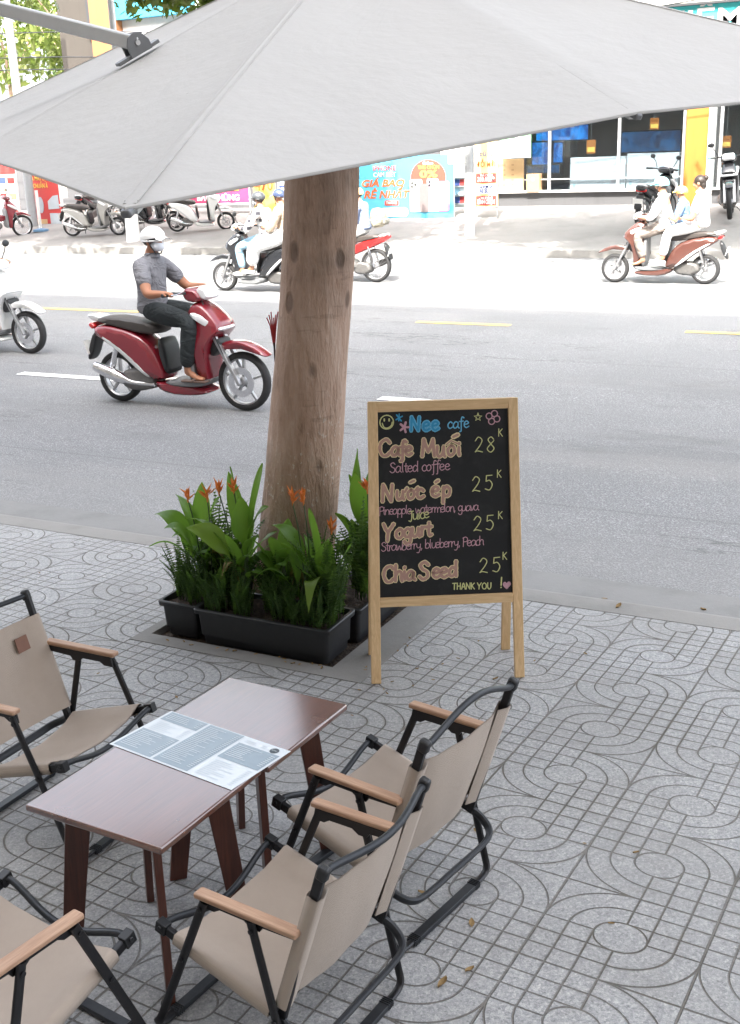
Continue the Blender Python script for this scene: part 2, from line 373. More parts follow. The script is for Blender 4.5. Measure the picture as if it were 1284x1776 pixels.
M_PATCH = simple('leather_patch', (0.17, 0.075, 0.045), 0.6, 0, 0.2, 50, 0.2)

TILT = Matrix.Rotation(-math.atan(0.0322), 4, 'X')
def on_pave(x, y, rz): return (x, y, sw(y)), (TILT @ Matrix.Rotation(rz, 4, 'Z')).to_euler()

# ---------------------------------------------------------------- folding camp chair (local: +Y forward, origin on the ground under the rear bar)
def canvas_panel(a, b, up, sag, hw, over=0.016, ns=10, seam=0.05):
    """sheet hung between two rails; a->b along the rails (centre line), up = normal towards the sitter"""
    a = Vector(a); b = Vector(b); up = Vector(up).normalized(); rows = []
    r = 0.0125
    for i in range(ns + 1):
        t = i / ns; c = a.lerp(b, t); row = []
        xs = [(-hw + .042, -.0045), (-hw + .008, -.0150), (-hw - .0100, -.0130), (-hw - .0118, 0.0), (-hw - .0095, .0130), (-hw + .003, .0150)]
        for x, z in xs: row.append(c + Vector((x, 0, 0)) + up * z)
        for k in range(1, 12):
            u = -1 + 2 * k / 12; xx = (hw - r) * u
            s_ = -sag * (1 - u * u) * (0.75 + 0.5 * math.sin(math.pi * t)) + 0.0016 * math.sin(u * 9 + t * 5) + r * .5 * abs(u) ** 3
            if abs(xx) > hw - seam: s_ += 0.0022
            row.append(c + Vector((xx, 0, 0)) + up * s_)
        for x, z in reversed(xs): row.append(c + Vector((-x, 0, 0)) + up * z)
        rows.append(row)
    m = MB(); m.grid(rows); return m
def bow(p, q, d, n=16, pw=1.0):
    """tube centre line from p to q that runs out by vector d with an S at each end"""
    p = Vector(p); q = Vector(q); d = Vector(d)
    return [p.lerp(q, i / n) + d * (math.sin(math.pi * min(1, max(0, (i / n - .06) / .88))) ** pw) for i in range(n + 1)]
HW = 0.198
BT, BB = (-0.068, 0.585), (0.052, 0.205)       # back rail top / bottom (y, z)
SF, SR = (0.375, 0.292), (0.045, 0.195)        # seat rail front / rear
def make_chair(label, top_bow=(0, -0.03, 0.01)):
    t = thing('folding_chair', label, 'chair')
    # seat frame: two rails, front bow, rear loop
    for s in (-1, 1):
        m = MB(); m.bar((s * HW, SF[0], SF[1]), (s * HW, SR[0], SR[1]), .015, .022); sf = m.build('seat_rail', M_STEEL, t, bevel=.003)
        m = MB(); m.box((s * HW, SF[0] + .004, SF[1] + .003), (.023, .029, .029), (R(15), 0, 0)); m.lathe([(.001, -.0145), (.006, -.0145), (.006, .0145), (.001, .0145)], (s * HW, SF[0] + .004, SF[1] + .005), 'X', 10)
        m.build('end_cap', M_PLAST, sf, bevel=.006)
    m = MB(); m.tube(bow((-HW, SF[0] + .006, SF[1] + .004), (HW, SF[0] + .006, SF[1] + .004), (0, -0.012, -0.042), pw=1.3), .0085, 10); m.build('front_bow', M_TUBE, t)
    m = MB(); m.tube(crv([(-HW, .055, .198), (-HW - .005, .02, .178), (-HW + .012, -.018, .158), (-HW + .06, -.03, .148), (0, -.03, .146), (HW - .06, -.03, .148), (HW - .012, -.018, .158), (HW + .005, .02, .178), (HW, .055, .198)], 5), .0125, 10, rb=.0085); m.build('rear_loop', M_TUBE, t)
    canvas_panel((0, SR[0] + .03, SR[1] + .009), (0, SF[0] - .035, SF[1] - .010), (0, -.28, .96), .024, HW).build('seat', M_CANVAS, t, angle=180, solid=.0025)
    # back frame
    for s in (-1, 1):
        m = MB(); m.bar((s * HW, BT[0] - .004, BT[1] + .012), (s * HW, BB[0], BB[1] - .02), .015, .022, (0, 1, 0)); bf = m.build('back_upright', M_STEEL, t, bevel=.003)
        m = MB(); m.box((s * HW, BT[0] - .006, BT[1] + .008), (.022, .027, .034), (R(17), 0, 0)); m.build('end_cap', M_PLAST, bf, bevel=.007)
    m = MB(); m.tube(bow((-HW, BT[0] - .008, BT[1] + .008), (HW, BT[0] - .008, BT[1] + .008), top_bow, pw=1.15), .0085, 10); m.build('top_bow', M_TUBE, t)
    nb = Vector((0, (BT[1] - BB[1]), (BB[0] - BT[0]))).normalized()
    a = Vector((0, BB[0], BB[1])).lerp(Vector((0, BT[0], BT[1])), .07); b = Vector((0, BB[0], BB[1])).lerp(Vector((0, BT[0], BT[1])), .86)
    bk = canvas_panel(a, b, nb, .018, HW).build('backrest', M_CANVAS, t, angle=180, solid=.0025)
    c = a.lerp(b, .78) + nb * -.0015; m = MB(); m.box((-.118, c.y, c.z), (.05, .003, .046), (math.atan2(-(BT[0] - BB[0]), (BT[1] - BB[1])), 0, 0)); m.build('leather_patch', M_PATCH, bk)
    # legs: a U of flat tube front and rear, each leg rising to the armrest
    def leg(name, yt, zt, yb, side):
        m = MB(); g = .012; w = HW + .018; k = .055; p0 = Vector((side * w, yt, zt)); dy = (yb - yt) / zt
        pts = [p0, Vector((side * w, yt + dy * (zt - .12), .12)), Vector((side * w, yt + dy * (zt - .055), .055)), Vector((side * (w - .008), yb - .002 * (1 if yb > yt else -1), .028)), Vector((side * (w - .028), yb, g + .002)), Vector((side * (w - .07), yb, g))]
        pts = [pts[0]] + crv(pts[1:], 4); m.tube(pts, .0112, 10, ref=(0, 1, 0), rb=.0068)
        for zz, o in ((zt - .02, .009), (.252 if yb > .2 else .20, .009)):
            yy = yt + dy * (zt - zz); m.lathe([(.001, -.002), (.006, -.001), (.006, .001), (.001, .002)], (side * (w + o), yy, zz), 'X', 10)
        return m.build(name, M_STEEL, t)
    for nm, yt, yb in (('front_leg', .232, .415), ('rear_leg', .105, 0.0)):
        for s in (-1, 1): leg(nm, yt, .425, yb, s)
        m = MB(); m.bar((-(HW - .045), yb, .012), ((HW - .045), yb, .012), .026, .014)
        for s in (-1, 1):
            for k in range(4): m.box((s * (HW - .05 - k * .006), yb, .0125), (.0028, .029, .018))
        m.build('floor_bar', M_TUBE, t, bevel=.004)
    for s in (-1, 1):
        w = HW + .020; m = MB(); m.box((s * (w - .004), .115, .441), (.030, .272, .014)); ar = m.build('armrest', M_ARM, t, bevel=.004)
        m = MB(); m.poly([(-.008, .433), (.238, .433), (.244, .402), (.212, .402), (.196, .412), (.13, .412), (.112, .400), (.088, .400), (.08, .412), (-.008, .416)], s * (w - .013) - .0035, s * (w - .013) + .0035, lambda a, b, q: (q, a, b)); m.build('bracket', M_STEEL, ar)
    return t
def put_chair(t, x, y, fwd):
    loc, rot = on_pave(x, y, math.atan2(-fwd[0], fwd[1])); t.location = loc; t.rotation_euler = rot; return t
GRP_CH = 'folding camp chairs round the low tables'
c0 = make_chair('khaki folding chair nearest the chalkboard, its back to the open paving', (0, -0.008, 0.045)); c0['group'] = GRP_CH
put_chair(c0, -0.935, 2.225, (-.982, .19)); c0.scale = (1.0,) * 3
c1 = make_chair('khaki folding chair at bottom centre, its pale back cloth turned to the right', (0, -0.032, -0.006)); c1['group'] = GRP_CH
put_chair(c1, -0.945, 1.725, (-.993, .12)); c1.scale = (.955,) * 3
for lab, x, y, f in (('khaki folding chair with a brown patch on its backrest, facing the far table', -2.36, 2.215, (1, 0.0)), ('khaki folding chair cut off by the lower left corner of the photo', -1.61, 1.155, (.14, .99))):
    c = copy_tree(c1); c['label'] = lab; put_chair(c, x, y, f); c.scale = (1, 1, 1)

# ---------------------------------------------------------------- two small tables pushed together
def make_table(label):
    t = thing('side_table', label, 'table')
    m = MB(); m.box((0, 0, .441), (.398, .388, .018)); m.build('tabletop', M_TOP, t, bevel=.005)
    for sx in (-1, 1):
        for sy in (-1, 1):
            m = MB(); p0 = Vector((sx * .112, sy * .112, .432)); p1 = Vector((sx * .152, sy * .148, 0.0)); d = Vector((sx, sy, 0)).normalized()
            q = Vector((-d.y, d.x, 0)) * .0095
            vv = [p + d * (w * i) + q * j for p, w in ((p0, .030), (p1, .023)) for i, j in ((-1, -1), (1, -1), (1, 1), (-1, 1))]
            m.add(vv, [(0, 1, 2, 3), (7, 6, 5, 4), (0, 4, 5, 1), (1, 5, 6, 2), (2, 6, 7, 3), (3, 7, 4, 0)]); bm_fix = m.build('leg', M_LEG, t, smooth=False, bevel=.002)
    for s in (-1, 1): m = MB(); m.bar((-.13 * s, -.13, .424), (.13 * s, .13, .424), .05, .014 + .003 * s); m.build('cross_brace', M_LEG, t)
    return t
ta = make_table('dark red wooden table nearer the camera with a bluish sheen'); ta['group'] = 'small square tables pushed together'
loc, rot = on_pave(-1.532, 1.815, R(-2.5)); ta.location = loc; ta.rotation_euler = rot
tb = copy_tree(ta); tb['label'] = 'dark red wooden table farther from the camera, reddish at its right corner'
loc, rot = on_pave(-1.500, 2.212, R(-3)); tb.location = loc; tb.rotation_euler = rot
# paper menu lying across both tables
M_PAPER = simple('menu_paper', (0.60, 0.65, 0.68), 0.35, 0, 0.03, 8, coat=0.5)
M_MBLUE = simple('menu_blue_grey', (0.20, 0.27, 0.32), 0.35, 0, 0.08, 12, coat=0.5)
M_MINK = simple('menu_ink', (0.46, 0.54, 0.60), 0.4); M_MINKW = simple('menu_white_ink', (0.62, 0.68, 0.72), 0.4); M_MLOGO = simple('menu_logo_ink', (0.05, 0.07, 0.085), 0.4)
loc, rot = on_pave(-1.522, 2.035, R(-9)); mn = thing('menu', 'printed white and blue-grey paper menu lying across both tables', 'menu', (loc[0], loc[1], loc[2] + .4515), rot=rot)
W_, D_ = .415, .222
m = MB(); m.box((0, 0, 0), (W_, D_, .0008)); m.build('sheet', M_PAPER, mn)
def mrect(mb, u0, u1, v0, v1, z): mb.grid([[((u0 - .5) * W_, (v0 - .5) * D_, z), ((u1 - .5) * W_, (v0 - .5) * D_, z)], [((u0 - .5) * W_, (v1 - .5) * D_, z), ((u1 - .5) * W_, (v1 - .5) * D_, z)]])
rng = random.Random(5)
m = MB(); blocks = [(.02, .335, .77, .985), (.02, .335, .03, .50), (.355, .64, .03, .985), (.665, .985, .46, .84)]
for b in blocks: mrect(m, *b, .0009)
m.build('printed_panels', M_MBLUE, mn, smooth=False)
m = MB(); m2 = MB()
for (u0, u1, v0, v1) in blocks:
    v = v1 - .05
    while v > v0 + .06:
        a = u0 + .02; mrect(m2, a, a + rng.uniform(.3, .62) * (u1 - u0), v - .009, v, .0013); mrect(m2, u1 - .045, u1 - .015, v - .009, v, .0013); v -= .034
for (u0, u1, v0, v1) in [(.03, .33, .53, .75), (.67, .98, .06, .43), (.67, .86, .87, .96)]:
    m = MB(); v = v1 - .03
    while v > v0: mrect(m, u0 + .015, u0 + rng.uniform(.35, .7) * (u1 - u0), v - .009, v, .0009); mrect(m, u1 - .045, u1 - .01, v - .009, v, .0009); v -= .036
    m.build('printed_lines', M_MINK, mn, smooth=False)
m2.build('reversed_lines', M_MINKW, mn, smooth=False)
m = MB(); m.lathe([(.0001, .0006), (.0125, .0006), (.0125, .0011), (.0001, .0011)], ((.915 - .5) * W_, (.905 - .5) * D_, 0), 'Z', 24); lg = m.build('round_logo', M_MLOGO, mn, smooth=False)
m = MB(); m.tube([((.915 - .5) * W_ + x * .009, (.905 - .5) * D_ + y * .006, .0012) for x, y in [(-1, -.4), (-.8, .5), (-.5, -.5), (-.25, .5), (0, -.3), (.3, .3), (.5, -.3), (.9, .3)]], .0006, 5); m.build('logo_script', M_PAPER, lg)
# ---------------------------------------------------------------- A-frame chalkboard
m = Mat('chalkboard'); n = m.noise(3.5, 4, 0.65, 1.5); k = m.noise(40, 3, 0.7)
m.set(m.mix((n * 0.7 + k * 0.3).sstep(0.45, 0.75) * 0.55, (0.012, 0.0128, 0.0138), (0.038, 0.040, 0.042)), 0.62, spec=0.3); M_BOARD = m.m
def chalk_mat(name, c):
    m = Mat(name); n = m.noise(420, 2, 0.8); k = m.noise(110, 3, 0.7)
    m.set(m.mix((n * 0.6 + k * 0.4).sstep(0.56, 0.66) * 0.75, c, tuple(v * 0.35 for v in c)), 0.95, spec=0.05); return m.m
CH_CREAM = chalk_mat('cream_chalk', (0.72, 0.60, 0.36)); CH_ROSE = chalk_mat('rose_brown_chalk', (0.42, 0.26, 0.215)); CH_PINK = chalk_mat('pink_chalk', (0.52, 0.31, 0.36))
CH_YEL = chalk_mat('yellow_chalk', (0.56, 0.56, 0.27)); CH_BLUE = chalk_mat('blue_chalk', (0.06, 0.30, 0.52)); CH_LBLUE = chalk_mat('light_blue_chalk', (0.16, 0.45, 0.66))
GL = {  # hand-drawn single-stroke letters: (advance, strokes)   x-height 1, cap height 1.6
 'a': (.95, [[(.75, .85), (.4, 1), (.05, .55), (.15, .08), (.45, .05), (.75, .45), (.78, .95), (.74, .3), (.95, .02)]]),
 'b': (.9, [[(.12, 1.6), (.1, .8), (.12, .05)], [(.12, .5), (.4, .95), (.75, .7), (.7, .2), (.35, 0), (.12, .15)]]),
 'c': (.8, [[(.72, .8), (.45, 1), (.1, .65), (.12, .2), (.4, 0), (.75, .2)]]),
 'd': (.95, [[(.72, .8), (.4, 1), (.06, .55), (.18, .06), (.5, .08), (.76, .5)], [(.78, 1.65), (.76, .8), (.8, .02)]]),
 'e': (.85, [[(.1, .5), (.5, .55), (.72, .75), (.45, 1), (.12, .75), (.1, .25), (.4, 0), (.78, .2)]]),
 'f': (.65, [[(.7, 1.5), (.45, 1.65), (.3, 1.2), (.3, .3), (.28, -.5), (.1, -.6)], [(.02, .95), (.6, 1)]]),
 'g': (.9, [[(.72, .8), (.4, 1), (.06, .6), (.2, .1), (.5, .12), (.74, .5)], [(.76, .98), (.74, .2), (.66, -.5), (.3, -.65), (.08, -.4)]]),
 'h': (.9, [[(.12, 1.6), (.1, .8), (.1, .02)], [(.1, .5), (.4, .98), (.68, .8), (.7, .3), (.78, .02)]]),
 'i': (.42, [[(.18, .95), (.16, .4), (.24, .02)], [(.18, 1.34), (.2, 1.4)]]),
 'l': (.42, [[(.18, 1.6), (.15, .6), (.25, .02)]]),
 'm': (1.35, [[(.1, .95), (.1, .02)], [(.1, .55), (.35, .98), (.58, .75), (.6, .02)], [(.6, .55), (.88, .98), (1.12, .75), (1.18, .02)]]),
 'n': (.9, [[(.1, .95), (.1, .02)], [(.1, .5), (.4, .98), (.68, .75), (.75, .02)]]),
 'o': (.9, [[(.45, 1), (.1, .65), (.15, .15), (.45, 0), (.76, .35), (.7, .85), (.42, 1)]]),
 'p': (.92, [[(.14, .95), (.12, .2), (.1, -.65)], [(.13, .6), (.42, 1), (.76, .7), (.68, .15), (.35, .02), (.14, .2)]]),
 'r': (.65, [[(.12, .95), (.12, .02)], [(.12, .5), (.32, .92), (.6, .9)]]),
 's': (.75, [[(.65, .85), (.35, 1), (.12, .75), (.4, .5), (.66, .25), (.4, 0), (.08, .12)]]),
 't': (.62, [[(.3, 1.4), (.28, .5), (.36, .05), (.58, .1)], [(.04, .98), (.56, 1)]]),
 'u': (.92, [[(.1, .95), (.1, .3), (.3, .02), (.6, .2), (.72, .6)], [(.74, .95), (.74, .3), (.86, .02)]]),
 'v': (.82, [[(.06, .95), (.34, .03), (.7, .98)]]),
 'w': (1.2, [[(.06, .95), (.26, .05), (.55, .8), (.8, .05), (1.1, .98)]]),
 'y': (.88, [[(.08, .95), (.12, .45), (.36, .25), (.66, .5)], [(.72, .95), (.66, .1), (.45, -.55), (.12, -.55)]]),
 'C': (1.15, [[(1.02, 1.3), (.7, 1.6), (.2, 1.3), (.08, .65), (.35, .08), (.75, .05), (1.05, .35)]]),
 'M': (1.45, [[(.1, .02), (.18, .8), (.24, 1.6)], [(.24, 1.6), (.48, .9), (.68, .45)], [(.68, .45), (.95, 1), (1.15, 1.6)], [(1.15, 1.6), (1.2, .8), (1.3, .02)]]),
 'N': (1.2, [[(.12, .02), (.14, .8), (.16, 1.6)], [(.16, 1.6), (.55, .8), (.95, .05)], [(.95, .05), (1, .8), (1.04, 1.6)]]),
 'S': (1.0, [[(.85, 1.35), (.55, 1.6), (.18, 1.35), (.35, .95), (.75, .7), (.8, .25), (.4, 0), (.08, .25)]]),
 'Y': (1.05, [[(.08, 1.6), (.3, 1.1), (.52, .8)], [(1, 1.6), (.75, 1.2), (.52, .8), (.46, .02)]]),
 'P': (.95, [[(.16, 1.5), (.15, .6), (.12, -.1)], [(.05, 1.4), (.5, 1.6), (.85, 1.3), (.7, .85), (.2, .75)]]),
 'J': (.8, [[(.15, 1.4), (.8, 1.5)], [(.55, 1.45), (.55, .4), (.4, -.2), (.1, -.1)]]),
 'T': (1.0, [[(.05, 1.55), (.95, 1.6)], [(.5, 1.55), (.48, .02)]]), 'H': (1.05, [[(.14, 1.6), (.12, .02)], [(.86, 1.6), (.84, .02)], [(.14, .8), (.85, .85)]]),
 'A': (1.05, [[(.06, .02), (.5, 1.6), (.95, .02)], [(.22, .6), (.76, .62)]]), 'K': (1.0, [[(.14, 1.6), (.12, .02)], [(.85, 1.55), (.15, .75)], [(.3, .85), (.9, .02)]]),
 'O': (1.25, [[(.6, 1.6), (.12, 1.1), (.2, .3), (.62, 0), (1.05, .4), (1, 1.2), (.58, 1.6)]]), 'U': (1.1, [[(.12, 1.6), (.14, .5), (.5, 0), (.86, .5), (.9, 1.6)]]),
 '2': (1.0, [[(.1, 1.2), (.42, 1.6), (.8, 1.3), (.6, .75), (.1, .05)], [(.1, .05), (.35, .15), (.85, .04)]]),
 '5': (1.0, [[(.22, 1.55), (.8, 1.6)], [(.22, 1.55), (.18, .95)], [(.18, .95), (.55, 1.05), (.82, .6), (.55, .05), (.1, .15)]]),
 '8': (1.0, [[(.78, 1.35), (.5, 1.6), (.2, 1.3), (.5, .85), (.82, .4), (.48, 0), (.12, .35), (.48, .85), (.8, 1.2)]]),
 ',': (.42, [[(.2, .12), (.08, -.25)]]), '.': (.35, [[(.15, .02), (.18, .1)]]), '!': (.5, [[(.3, 1.9), (.22, .5)], [(.2, .08), (.22, .15)]]), ' ': (.5, [])}
sign = thing('chalkboard', 'wooden A-frame chalkboard with a hand-chalked drinks menu beside the planters', 'menu board')
loc, rot = on_pave(-1.464, 3.547, R(29.6)); sign.location = loc; sign.rotation_euler = rot
SWd, SH = .585, 1.072; LEAN = math.atan2(.160, 1.06)
fr = bpy.data.objects.new('front_frame', None)
def fpt(x, z, off=0.0):       # point on the leaning front face; z measured along the leg
    return Vector((x * (1 - .052 * z), z * math.sin(LEAN) - off * math.cos(LEAN), z * math.cos(LEAN) + off * math.sin(LEAN)))
def rpt(x, z): return Vector((x * (1 - .052 * z), .27 - z * .09, z * .995))
LW = .037; TH = .020; xl = SWd / 2 - LW / 2; TOPZ = 1.062
for s in (-1, 1):
    m = MB(); m.bar(fpt(s * xl, 0), fpt(s * xl, TOPZ), LW, TH, (0, -1, 0)); m.build('front_leg', M_PINE_V, sign, bevel=.002)
    m = MB(); m.bar(rpt(s * (xl - .005), 0), rpt(s * (xl - .005), TOPZ - .01), .036, .018, (0, 1, 0)); m.build('rear_leg', M_PINE_V, sign, bevel=.002)
    m = MB(); m.bar(fpt(s * (xl - .06), TOPZ - .03, -.014), fpt(s * (xl - .10), TOPZ - .03, -.014), .02, .03); m.build('hinge', M_RIVET, sign, bevel=.001)
m = MB(); m.bar(fpt(-xl + LW / 2, TOPZ - .019), fpt(xl - LW / 2, TOPZ - .019), TH, .038, (0, 0, 1)); m.build('top_rail', M_PINE_H, sign, bevel=.002)
m = MB(); m.bar(fpt(-xl + LW / 2, .312), fpt(xl - LW / 2, .312), TH, .036, (0, 0, 1)); m.build('bottom_rail', M_PINE_H, sign, bevel=.002)
m = MB(); m.bar(rpt(-xl + .01, .12 + .9), rpt(xl - .01, .12 + .9), .018, .036, (0, 0, 1)); m.build('rear_rail', M_PINE_H, sign, bevel=.002)
BX0, BX1, BZ0, BZ1 = -xl + LW / 2 - .002, xl - LW / 2 + .002, .328, TOPZ - .036
m = MB(); m.add([fpt(x, z, o) for o in (-.006, .001) for x, z in ((BX0, BZ0), (BX1, BZ0), (BX1, BZ1), (BX0, BZ1))], [(0, 3, 2, 1), (4, 5, 6, 7), (0, 1, 5, 4), (1, 2, 6, 5), (2, 3, 7, 6), (3, 0, 4, 7)])
board = m.build('writing_surface', M_BOARD, sign, smooth=False)
def bpt(x, y, off):           # sketch units (measured on an enlarged view of the board) -> board
    u = (x - 170 - (y - 150) * .027) / 766; v = 1 - (y - 150 + (x - 170) * .0262) / 1107
    return fpt(BX0 + (BX1 - BX0) * u, BZ0 + (BZ1 - BZ0) * v, .001 + off)
crng = random.Random(11)
class Chalk:
    def __init__(s): s.m = MB(); s.k = 0
    def line(s, pts, w, off, smooth=True):
        P = [Vector((p[0], p[1], 0)) for p in pts]
        if smooth and len(P) > 2: P = crv(P, 5)
        s.k += 1; off = off + s.k * 1.2e-5; a = []; b = []
        n = len(P)
        d0 = (P[1] - P[0]).normalized() * w * .45; d1 = (P[-1] - P[-2]).normalized() * w * .45
        P = [P[0] - d0] + P + [P[-1] + d1]; n += 2
        for i in range(n):
            d = (P[min(i + 1, n - 1)] - P[max(i - 1, 0)]).normalized(); q = Vector((-d.y, d.x, 0)); ww = w / 2 * (.55 if i in (0, n - 1) else 1) * crng.uniform(.9, 1.1)
            a.append(bpt(*(P[i] + q * ww).xy, off)); b.append(bpt(*(P[i] - q * ww).xy, off))
        s.m.grid([a, b]); return s
    def word(s, txt, x, y, xh, w, off=.0006, kern=1.0, slope=0.0, sl=.0, wid=1.0):
        for ch in txt:
            adv, st = GL[ch]; jx, jy = crng.uniform(-.04, .04), crng.uniform(-.05, .05)
            for l in st:
                s.line([(x + (px + jx + sl * py) * xh * wid, y - (py + jy) * xh) for px, py in l], w, off)
            x += adv * xh * kern * wid; y -= adv * xh * kern * wid * slope
        return x
    def done(s, name, mat):
        o = s.m.build(name, mat, board, smooth=False) if s.m.v else None
        s.m = MB(); return o
o_, f_ = Chalk(), Chalk()
def fatw(txt, x, y, xh, kern=1.0, slope=.0, wid=1.0, ow=27, fw=17):
    st = crng.getstate(); o_.word(txt, x, y, xh, ow, .0003, kern, slope, 0, wid); crng.setstate(st); f_.word(txt, x, y, xh, fw, .0011, kern, slope, 0, wid)
def fatl(pts, w): o_.line(pts, w, .0003, False); f_.line(pts, w * .5, .0011, False)
def fatdone(): o_.done('word_outline', CH_CREAM); f_.done('word_filling', CH_ROSE)
fatw('C', 186, 410, 60, 1.0, .02); fatw('afe', 258, 410, 52, .95, .03); fatdone()
fatw('Mu', 432, 416, 62, 1, .03, .95); fatw('o', 578, 408, 56, 1, .0); fatw('i', 640, 410, 50); fatl([(575, 345), (602, 322), (640, 340)], 17); fatl([(615, 300), (640, 288)], 30); fatdone()
fatw('N', 202, 676, 62, 1, .04, .95); fatw('u', 288, 668, 52, 1, .04); fatw('o', 352, 660, 52); fatw('c', 405, 660, 54)
for q in ([(368, 566), (390, 556)], [(338, 622), (350, 600)], [(400, 612), (412, 596)]): fatl(q, 26)
fatdone()
fatw('e', 488, 652, 58); fatw('p', 550, 650, 58); fatl([(514, 566), (530, 556)], 26); fatdone()
fatw('Y', 215, 912, 62, 1, .06); fatw('ogurt', 285, 898, 54, .98, .10); fatdone()
fatw('Ch', 220, 1158, 60, 1, .04, .95); fatw('ia', 330, 1146, 52, 1, .03); fatdone()
fatw('S', 424, 1144, 64, 1, .03); fatw('eed', 500, 1136, 54, 1, .05); fatdone()
c_ = Chalk()
def words(txt, mat, x, y, xh, w, kern=1.0, slope=0.0):
    for k, wd in enumerate(txt.split(' ')):
        x = c_.word(wd, x, y, xh, w, .0006, kern, slope) + .5 * xh * kern; c_.done('chalk_word', mat)
        y -= .5 * xh * kern * slope + sum(GL[q][0] for q in wd) * xh * kern * slope
st = crng.getstate(); c_.word('Nee', 362, 262, 50, 24, .0003, 1.25, .02); c_.done('word_outline', CH_LBLUE); crng.setstate(st); c_.word('Nee', 362, 262, 50, 13, .0011, 1.25, .02); c_.done('word_filling', CH_BLUE)
words('cafe', CH_LBLUE, 582, 250, 38, 7, 1.02, .03)
c_.line([(285, 170), (312, 205)], 8, .0006); c_.line([(318, 178), (282, 198)], 8, .0006); c_.line([(300, 166), (298, 204)], 8, .0006); c_.done('chalk_star', CH_BLUE)
words('Salted coffee', CH_PINK, 248, 508, 37, 5, .94, .045); words('Pineapple, watermelon, guava.', CH_PINK, 190, 758, 32, 4.4, .80, .04); words('Strawberry, blueberry, Peach', CH_PINK, 204, 974, 34, 4.4, .80, .055)
for k in range(4):
    t = k * math.pi / 2 + .35; ex, ey = 845 + math.cos(t) * 24, 188 + math.sin(t) * 24; c_.line([(ex + 18 * math.cos(q), ey + 18 * math.sin(q)) for q in [i * math.pi / 4 for i in range(9)]], 6, .0006)
c_.done('chalk_flower', CH_PINK)
for k in range(5): t = k * 1.256; c_.line([(330 + 4 * math.cos(t), 242 + 4 * math.sin(t)), (330 + 26 * math.cos(t), 242 + 30 * math.sin(t))], 13, .0006)
c_.done('chalk_flower', CH_PINK)
c_.line([(928, 1208), (910, 1186), (916, 1172), (928, 1180), (940, 1170), (946, 1184), (928, 1208)], 9, .0006); c_.line([(928, 1198), (920, 1184)], 13, .0006); c_.line([(928, 1198), (937, 1182)], 13, .0006); c_.done('chalk_heart', CH_PINK)
for tx, x, yb, kx, ky in (('28', 735, 392, 874, 298), ('25', 722, 622, 868, 540), ('25', 730, 860, 876, 786), ('25', 768, 1114, 902, 1034)):
    c_.word(tx, x, yb, 56, 5.5, .0006, 1.28, .05); c_.done('chalk_price', CH_YEL); c_.word('K', kx, ky, 28, 5, .0006); c_.done('chalk_letter', CH_YEL)
words('THANK YOU', CH_YEL, 616, 1210, 24, 6, 1.02); words('!', CH_YEL, 888, 1206, 34, 7); words('Juice', CH_YEL, 360, 790, 36, 6, .85, .14)
c_.line([(228 + 39 * math.cos(i * .4), 212 + 40 * math.sin(i * .4)) for i in range(17)], 6.5, .0006); c_.done('chalk_smiley', CH_YEL)
c_.line([(202, 218), (212, 240), (232, 246), (254, 232), (260, 212)], 6, .0006); c_.done('smiley_mouth', CH_YEL)
for q in (214, 242): c_.line([(q, 194), (q, 204)], 9, .0006); c_.done('smiley_eye', CH_YEL)
c_.line([(757 + (24 if i % 2 == 0 else 9) * math.cos(-math.pi / 2 + i * math.pi / 5), 186 + (24 if i % 2 == 0 else 9) * math.sin(-math.pi / 2 + i * math.pi / 5)) for i in range(11)], 6, .0006, False); c_.done('chalk_star', CH_YEL)
bpy.data.objects.remove(fr)
# ---------------------------------------------------------------- planters
def planter(label, x0, x1, y0, y1, h=.158, rz=0):
    cx, cy = (x0 + x1) / 2, (y0 + y1) / 2; w, d = x1 - x0, y1 - y0
    t = thing('planter', label, 'planter', (cx, cy, sw(cy) - .006), rz, 'black plastic planter boxes round the tree')
    def ring(k, z, ins=0.0):
        hw, hd = w / 2 - k, d / 2 - k; r = .018; P = []
        for sx, sy, a0 in ((1, 1, 0), (-1, 1, 90), (-1, -1, 180), (1, -1, 270)):
            for q in range(4): a = R(a0 + q * 30); P.append((sx * (hw - r) + math.cos(a) * r, sy * (hd - r) + math.sin(a) * r, z))
        return P
    rings = [ring(.026, 0), ring(.024, .035), ring(.017, .037), ring(.012, h - .022), ring(.0, h - .021), ring(-.002, h - .004), ring(.001, h), ring(.012, h), ring(.016, h - .006), ring(.020, h - .05)]
    m = MB(); n = 16; m.add([p for r_ in rings for p in r_], [(i * n + k, i * n + (k + 1) % n, (i + 1) * n + (k + 1) % n, (i + 1) * n + k) for i in range(len(rings) - 1) for k in range(n)] + [tuple(range(n - 1, -1, -1))])
    m.build('box', M_PLAST, t, angle=35)
    m = MB(); rg = random.Random(int(cx * 100)); nx, ny = (14, 6) if w > d else (6, 14)
    m.grid([[((i / nx - .5) * (w - .045), (j / ny - .5) * (d - .045), h - .022 + rg.uniform(-.008, .010)) for i in range(nx + 1)] for j in range(ny + 1)]); m.build('soil', M_EARTH, t, angle=180)
    return t
planter('black planter box in front of the trunk, longest side to the camera', -2.572, -1.938, 3.478, 3.722)
planter('black planter box left of the trunk, partly behind the front box', -2.775, -2.578, 3.510, 4.12)
planter('black planter box right of the trunk, behind the chalkboard leg', -2.180, -1.930, 3.742, 4.37)
